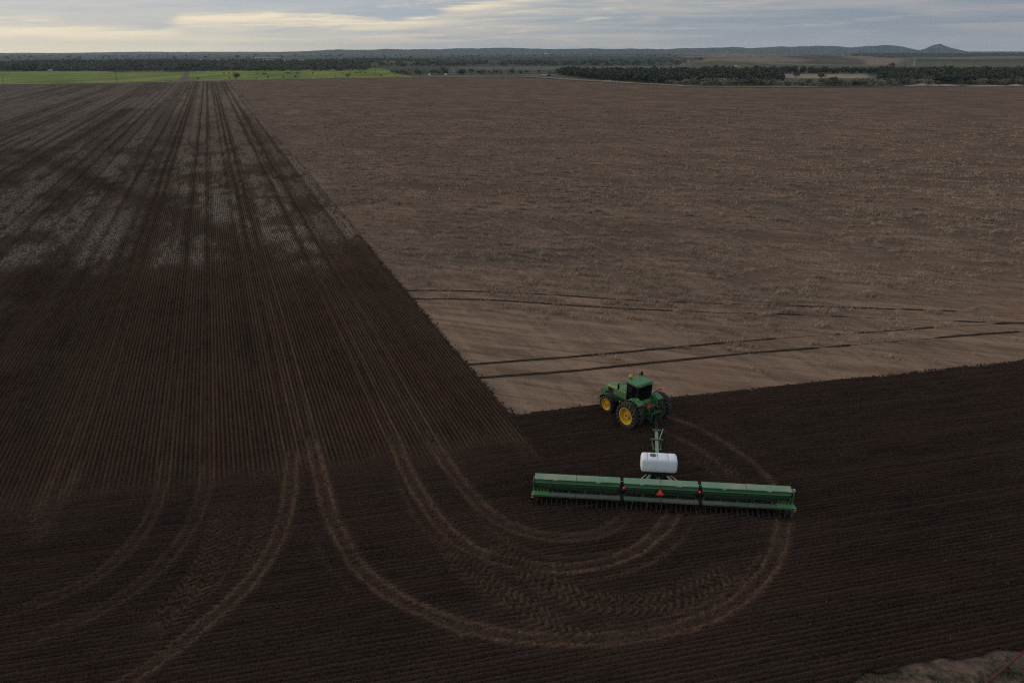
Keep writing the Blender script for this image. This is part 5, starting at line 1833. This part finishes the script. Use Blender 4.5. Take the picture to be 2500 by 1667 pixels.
# scrub in the middle, between the green field and the right-hand wood
sc = []
for i in range(900):
    px = tr_rng.uniform(945, 1400)
    qb = np.interp(px, [945, 1000, 1100, 1250, 1330, 1400], [181, 184.5, 184, 181.5, 180.5, 183])
    q = tr_rng.uniform(167.5, qb)
    x, y = g(px, q)
    if tr_rng.random() < 0.25 + 0.6 * float(vnoise(x / 45, y / 60, 4)):
        sc.append((q, px, x, y))
sc.sort(reverse=True)
placed2 = []
for q, px, x, y in sc:
    if 1092 < px < 1114 and q > 176:
        continue
    if any((x - a) ** 2 + (y - b_) ** 2 < 7.5 ** 2 for a, b_ in placed2):
        continue
    if len(placed2) >= 70:
        break
    placed2.append((x, y))
    dark = tr_rng.random() < 0.4
    tree(x, y, 'dark' if dark else 'grey', tr_rng.randrange(4), tr_rng.uniform(0.45, 0.9),
         'dark bushy tree in the scrub behind the dirt road' if dark else 'grey green bush in the scrub behind the dirt road', 'tree',
         'dark trees of the scrub behind the dirt road' if dark else 'grey green bushes of the scrub behind the dirt road')

# single trees and bushes
for px, q, kind, s, lab, nm, cat in (
        (577, 193.4, 'dark', 0.80, 'single round dark tree at the near edge of the green field', 'round_tree', 'tree'),
        (1083, 182.6, 'dark', 1.22, 'tall dark tree close beside the pale gabled house', 'tall_tree', 'tree'),
        (1126, 183.0, 'dark', 0.95, 'dark tree just right of the pale gabled house', 'tall_tree', 'tree'),
        (1054, 183.2, 'dark', 0.85, 'dark tree left of the tall one beside the house', 'tall_tree', 'tree'),
        (1374, 184.6, 'dark', 0.80, 'dark round tree right of the parked white pickup', 'round_tree', 'tree'),
        (1945, 189.5, 'dark', 0.85, 'lone dark tree at the left end of the tan clearing', 'round_tree', 'tree'),
        (2004, 193.5, 'dark', 1.0, 'lone dark tree standing in the tan clearing', 'round_tree', 'tree'),
        (2265, 210.6, 'grey', 0.95, 'grey green tree standing on the sandy bank', 'round_tree', 'tree'),
        (2488, 209.3, 'grey', 0.8, 'grey green bush at the right end of the sandy bank', 'bush', 'bush'),
        (484, 195.6, 'dark', 0.32, 'small dark bush right of the farm track by the field margin', 'bush', 'bush'),
        (561, 193.6, 'dark', 0.24, 'tiny dark bush just left of the round tree', 'bush', 'bush'),
        (627, 192.6, 'grey', 0.30, 'small grey bush right of the round tree on the margin', 'bush', 'bush'),
        (655, 191.6, 'dark', 0.34, 'small dark bush halfway from round tree to the tall pole', 'bush', 'bush'),
        (692, 190.6, 'dark', 0.28, 'small dark bush left of the tall pole base', 'bush', 'bush'),
        (722, 190.0, 'dark', 0.36, 'small dark bush at the foot of the tall pole', 'bush', 'bush'),
        (819, 188.6, 'dark', 0.24, 'tiny dark bush alone on the green field edge', 'bush', 'bush'),
        (849, 188.8, 'grey', 0.60, 'low green bush near right end of the green field', 'bush', 'bush'),
        (930, 187.2, 'dark', 0.30, 'small dark bush at the last corner of the green field', 'bush', 'bush'),
        (891, 169.5, 'dark', 0.45, 'small dark tree on the back edge of the green field', 'bush', 'bush')):
    x, y = g(px, q)
    tree(x, y, kind, tr_rng.randrange(4), s, lab, cat, None, nm)

# ------------------------------------------------------------------ poles
def pole(px, q, top, lab, mat='pole', arm=True, w=0.16, lean=0.0):
    x, y = g(px, q)
    hgt = (q - top) / F_PX / 1.06 * y
    o = thing('utility_pole', lab, 'pole', (x, y, -0.1))
    p = MB()
    p.tube([(0, 0, -0.3), (lean * hgt, 0, hgt)], [w, w * 0.72], 8)
    p.build('shaft', M[mat], o)
    if arm:
        c = MB()
        c.bar((lean * hgt - 1.1, 0, hgt - 0.5), (lean * hgt + 1.1, 0, hgt - 0.5), 0.12)
        co = c.build('crossarm', M[mat], o)
        i = MB()
        for k in (-0.95, 0.1, 0.95):
            i.tube([(lean * hgt + k, 0, hgt - 0.44), (lean * hgt + k, 0, hgt - 0.22)], 0.05, 6)
        i.build('insulators', M['grey'], co)


pole(9, 205, 183, 'thin pole at the far left end of the green field edge')
pole(286, 203.5, 167, 'tall thin pole left of the farm track on the margin')
pole(303, 201, 192, 'short leaning post at the edge of the green field', arm=False, lean=-0.05, w=0.1)
pole(574, 191.5, 170, 'thin pole rising behind the round tree')
pole(728, 192.5, 147, 'tallest pole, on the margin of the green field', w=0.2)
pole(854, 187.5, 163, 'thin pole by the low bush near green field right end')
pole(918, 189.5, 147, 'tall pole at the right end of the green field')
pole(1072, 184.5, 150, 'thin pole left of the pale gabled house')
pole(1321, 184.5, 149, 'tall pole right behind the parked white pickup')
pole(1205, 185.5, 163, 'thin pole between the house and the pickup')
pole(1517, 182, 151, 'thin pole above the white building in the wood')
# braced pale pole on the plain
x, y = g(2230, 163.8)
o = thing('pylon', 'pale two legged pylon standing alone on the plain', 'pylon', (x, y, -0.15))
hh = 21.0 / F_PX / 1.06 * y
for sx in (-1, 1):
    lg = MB()
    lg.tube([(sx * 1.3, 0, 0), (0.5 + sx * 0.4, 0, hh)], [0.35, 0.2], 7)
    lg.build('leg', M['polepale'], o)
bm_ = MB()
bm_.bar((-2.2, 0, hh * 0.86), (3.2, 0, hh * 0.86), 0.4)
bm_.build('crossarm', M['polepale'], o)


# ------------------------------------------------------------------ buildings
def house(px, q, w, d, h, rh, wall, roof, lab, name='house', cat='house', wins=2, rz=0.0):
    x, y = g(px, q)
    o = thing(name, lab, cat, (x, y, -0.1), rz)
    b_ = MB()
    b_.prism([(-w / 2, 0), (w / 2, 0), (w / 2, h), (0, h + rh), (-w / 2, h)], 'y', -d / 2, d / 2)
    wl = b_.build('wall', M[wall], o)
    for sx in (-1, 1):
        r = MB()
        t = 0.18
        r.prism([(0, h + rh + 0.02), (sx * (w / 2 + 0.4), h - 0.4 * rh / (w / 2)), (sx * (w / 2 + 0.4), h - 0.4 * rh / (w / 2) + t), (0, h + rh + t + 0.02)], 'y', -d / 2 - 0.4, d / 2 + 0.4)
        r.build('roof_slope', M[roof], o)
    for k in range(wins):
        xx = (k - (wins - 1) / 2) * w / (wins + 0.3)
        f = MB()
        f.box(xx - 0.6, xx + 0.6, -d / 2 - 0.06, -d / 2 + 0.02, 0.9, 2.2)
        fo = f.build('window', M['grey'], wl)
        p = MB()
        p.box(xx - 0.5, xx + 0.5, -d / 2 - 0.08, -d / 2 - 0.062, 1.0, 2.1)
        pn = p.build('pane', M['glass'], o)
        pn.parent = wl
    if name == 'house':
        at_ = MB()
        at_.box(-0.5, 0.5, -d / 2 - 0.06, -d / 2 + 0.02, h + rh * 0.2, h + rh * 0.55)
        at_.build('attic_window', M['glass'], wl)
    return o


house(1103, 181.3, 6.6, 9.0, 2.6, 2.5, 'wallpale', 'roofgrey', 'small pale gabled house among dark trees beyond the field', wins=2)
# long white building: two boxes and a pitched porch
x, y = g(1528, 180.6)
o = thing('farm_building', 'long low white building half hidden in the right hand wood', 'building', (x, y, 0.6), R(-6))
for x0, x1, h0, h1 in ((-6.0, -1.2, 0, 3.4), (-1.2, 3.4, 0, 2.9), (3.4, 7.0, 0, 3.2)):
    b_ = MB()
    b_.box(x0, x1 - 0.01, -3.0, 3.0, h0, h1)
    wl = b_.build('wall', M['wallwhite'], o)
    r = MB()
    r.prism([(-3.3, h1 + 0.002), (3.3, h1 + 0.002), (3.3, h1 + 0.14), (0, h1 + 0.7), (-3.3, h1 + 0.14)], 'x', x0 - 0.1, x1 + 0.08)
    r.build('roof', M['wallwhite'], o)
    for xx in np.arange(x0 + 0.9, x1 - 0.6, 1.5):
        f = MB()
        f.box(xx, xx + 0.7, -3.05, -2.97, 1.5, 2.3)
        f.build('window', M['glass'], wl)
house(2177, 162.3, 7.0, 8.0, 3.2, 2.2, 'rust', 'rust', 'rust red shed on the bare ground beyond the right hand wood', 'shed', 'shed', 0)
house(1799, 166.2, 9.0, 6.0, 2.4, 0.8, 'wallwhite', 'wallwhite', 'small white building below the tan hills', 'shed', 'building', 2)
house(1334, 133.6, 30, 30, 9, 4, 'wallwhite', 'wallwhite', 'tiny far white building in front of the blue hills', 'shed', 'building', 0)
house(123, 177.4, 3.4, 5, 2.4, 1.0, 'wallpale', 'roofgrey', 'small pale hut at the back of the green field', 'shed', 'hut', 0)


# ------------------------------------------------------------------ vehicles at the field edge
def pickup(px, q, lab, rz):
    x, y = g(px, q)
    o = thing('pickup_truck', lab, 'pickup', (x, y, 0.08), rz)
    b_ = MB()
    b_.prism([(-2.7, 0.55), (2.6, 0.55), (2.75, 0.8), (2.7, 1.15), (1.2, 1.25), (0.75, 1.9), (-0.75, 1.95), (-0.95, 1.3), (-2.75, 1.25)], 'y', -0.95, 0.95)
    bo = b_.build('body', M['carwhite'], o, bevel=0.06)
    for sy in (-1, 1):
        w = MB()
        w.prism([(1.05, 1.28), (0.68, 1.82), (-0.68, 1.86), (-0.82, 1.32)], 'y', sy * 0.955, sy * 0.965)
        w.build('side_window', M['glass'], bo)
    ws = MB()
    ws.add([(1.19, -0.8, 1.30), (1.19, 0.8, 1.30), (0.80, 0.75, 1.86), (0.80, -0.75, 1.86)], [(0, 1, 2, 3)])
    ws.build('windscreen', M['glass'], bo, (0.02, 0, 0.01))
    t = MB()
    t.lathe_x([(-0.13, 0.2), (-0.13, 0.38), (0.13, 0.38), (0.13, 0.2)], 20)
    tm = t.mesh('wheel', M['tyre'])
    rm = MB()
    rm.lathe_x([(-0.12, 0.21), (0.12, 0.21), (0.10, 0.01)], 16)
    rme = rm.mesh('rim', M['grey'])
    for wx in (-1.75, 1.75):
        for sy in (-1, 1):
            wo = link('wheel', tm, o, (wx, sy * 0.86, 0.38), (0, 0, R(90)))
            link('rim', rme, wo)


pickup(1329, 186.6, 'white pickup parked on the dirt road at the far field edge', R(168))
x, y = g(1340, 186.8)
o = thing('flatbed_trailer', 'dark flatbed trailer with white rail right of the pickup', 'trailer', (x, y, 0.08), R(172))
b_ = MB()
b_.box(-2.6, 2.6, -1.1, 1.1, 0.62, 0.78)
b_.bar((-2.6, 0, 0.6), (-4.0, 0, 0.5), 0.12)
b_.build('deck', M['black'], o)
b_ = MB()
for xx in (-2.4, 0, 2.4):
    b_.bar((xx, -1.05, 0.75), (xx, -1.05, 1.5), 0.1)
b_.bar((-2.5, -1.05, 1.5), (2.5, -1.05, 1.5), 0.14)
b_.bar((-2.5, -1.05, 1.1), (2.5, -1.05, 1.1), 0.1)
b_.build('rail', M['carwhite'], o)
b_ = MB()
b_.box(-1.9, 0.4, -0.8, 0.9, 0.79, 1.6)
b_.box(0.7, 2.1, -0.7, 0.7, 0.79, 1.35)
b_.build('load', M['tyre'], o, bevel=0.1)
for wx in (-0.5, 0.6):
    for sy in (-1, 1):
        t = MB()
        t.lathe_x([(-0.12, 0.1), (-0.12, 0.36), (0.12, 0.36), (0.12, 0.1)], 16)
        t.build('wheel', M['tyre'], o, (wx, sy * 1.25, 0.36), (0, 0, R(90)))


def tank_on_legs(px, q, lab):
    x, y = g(px, q)
    o = thing('storage_tank', lab, 'tank', (x, y, 0.0))
    t = MB()
    t.tube([(-1.25, 0, 1.15), (-1.05, 0, 1.15), (1.05, 0, 1.15), (1.25, 0, 1.15)], [0.45, 0.8, 0.8, 0.45], 16)
    t.build('shell', M['carwhite'], o, smooth=True)
    for sx in (-1, 1):
        l_ = MB()
        l_.box(sx * 0.8 - 0.12, sx * 0.8 + 0.12, -0.6, 0.6, -0.1, 0.5)
        l_.build('leg', M['grey'], o)


tank_on_legs(1049, 186.0, 'small white tank by the dirt road, left of the house')
tank_on_legs(1088.5, 185.6, 'small white tank by the dirt road in front of the tall tree')
# white pipe gate and posts along the right end of the field
x, y = g(1482, 200.6)
o = thing('pipe_gate', 'white pipe gate at the field edge below the wood', 'gate', (x, y, 0.0), R(-8))
for xx in (-2.7, 2.7):
    p = MB()
    p.tube([(xx, 0, -0.1), (xx, 0, 1.55)], 0.09, 8)
    p.build('post', M['carwhite'], o)
for z in (0.45, 0.95, 1.4):
    p = MB()
    p.tube([(-2.7, 0, z), (2.7, 0, z)], 0.06, 6)
    p.build('rail', M['carwhite'], o)
p = MB()
p.tube([(-2.6, 0.02, 0.45), (2.6, 0.02, 1.4)], 0.045, 6)
p.build('brace', M['carwhite'], o)
pm_ = MB()
pm_.tube([(0, 0, -0.2), (0, 0, 1.25)], 0.10, 7)
pme = pm_.mesh('fence_post', M['carwhite'])
for i, (px, q) in enumerate(((1497, 202.2), (1501, 202.6), (1505, 202.9), (1509, 203.2), (1514, 203.4), (1519, 203.6), (1526, 204.2), (1533, 204.6))):
    x, y = g(px, q)
    tag(link('fence_post', pme, None, (x, y, 0)), 'short white post in the row right of the white pipe gate', 'post', 'white posts right of the pipe gate')


# ------------------------------------------------------------------ cattle in the green field
def cow_mesh():
    m = MB()
    def ring(y, z, w, h, n=10):
        return [(w * math.cos(t), y, z + h * math.sin(t)) for t in np.linspace(0, 2 * math.pi, n, endpoint=False)]
    m.loft([ring(-1.05, 1.10, .10, .14), ring(-0.95, 1.08, .26, .28), ring(-0.5, 1.02, .34, .36), ring(0.1, 0.98, .37, .40), ring(0.6, 1.02, .32, .40), ring(0.9, 1.12, .22, .30), ring(1.2, 1.12, .14, .20), ring(1.42, 1.02, .13, .16), ring(1.66, 0.86, .09, .10), ring(1.74, 0.82, .05, .06)])
    for sx in (-1, 1):
        m.tube([(sx * .22, 0.68, 0.95), (sx * .22, 0.70, 0.50), (sx * .22, 0.68, 0.0)], [.12, .075, .06], 7)
        m.tube([(sx * .22, -0.80, 1.0), (sx * .22, -0.70, 0.62), (sx * .22, -0.86, 0.40), (sx * .22, -0.80, 0.0)], [.17, .10, .07, .06], 7)
        m.tube([(sx * .12, 1.36, 1.16), (sx * .28, 1.33, 1.16)], [.05, .02], 5)
    m.tube([(0, -1.08, 1.2), (0, -1.18, 0.9), (0, -1.15, 0.5)], [.04, .03, .04], 5)
    me = m.mesh('cow', M['cow'], True)
    return me


cme = cow_mesh()
for px, q in ((547, 181.5), (559, 181), (628, 182), (643, 182.5), (649, 183), (696, 180), (702, 180.6), (707, 181.2), (725, 181.4), (731, 181.4), (764, 181.2), (837, 181), (869, 179.4), (874, 180), (881, 179), (892, 179.6)):
    x, y = g(px, q)
    c = link('cow', cme, None, (x, y, 0.02), (0, 0, random.uniform(0, 6.28)))
    c.scale = (1.15, 1.15, 1.1)
    tag(c, 'small black cow grazing in the herd on the green field', 'cow', 'black cattle on the green field')

# ------------------------------------------------------------------ haze
hz = MB()
hz.box(-13400, 13400, -13400, 13400, -1.5, 175)
hm = bpy.data.materials.new('haze')
hm.use_nodes = True
nb = NB(hm.node_tree)
pv = nb.n('ShaderNodeVolumePrincipled', {'Color': (0.66, 0.84, 1.0), 'Density': 3.9e-5, 'Anisotropy': 0.2})
om = nb.n('ShaderNodeOutputMaterial')
nb.nt.links.new(pv.outputs[0], om.inputs['Volume'])
tag(hz.build('haze', hm), kind='stuff')
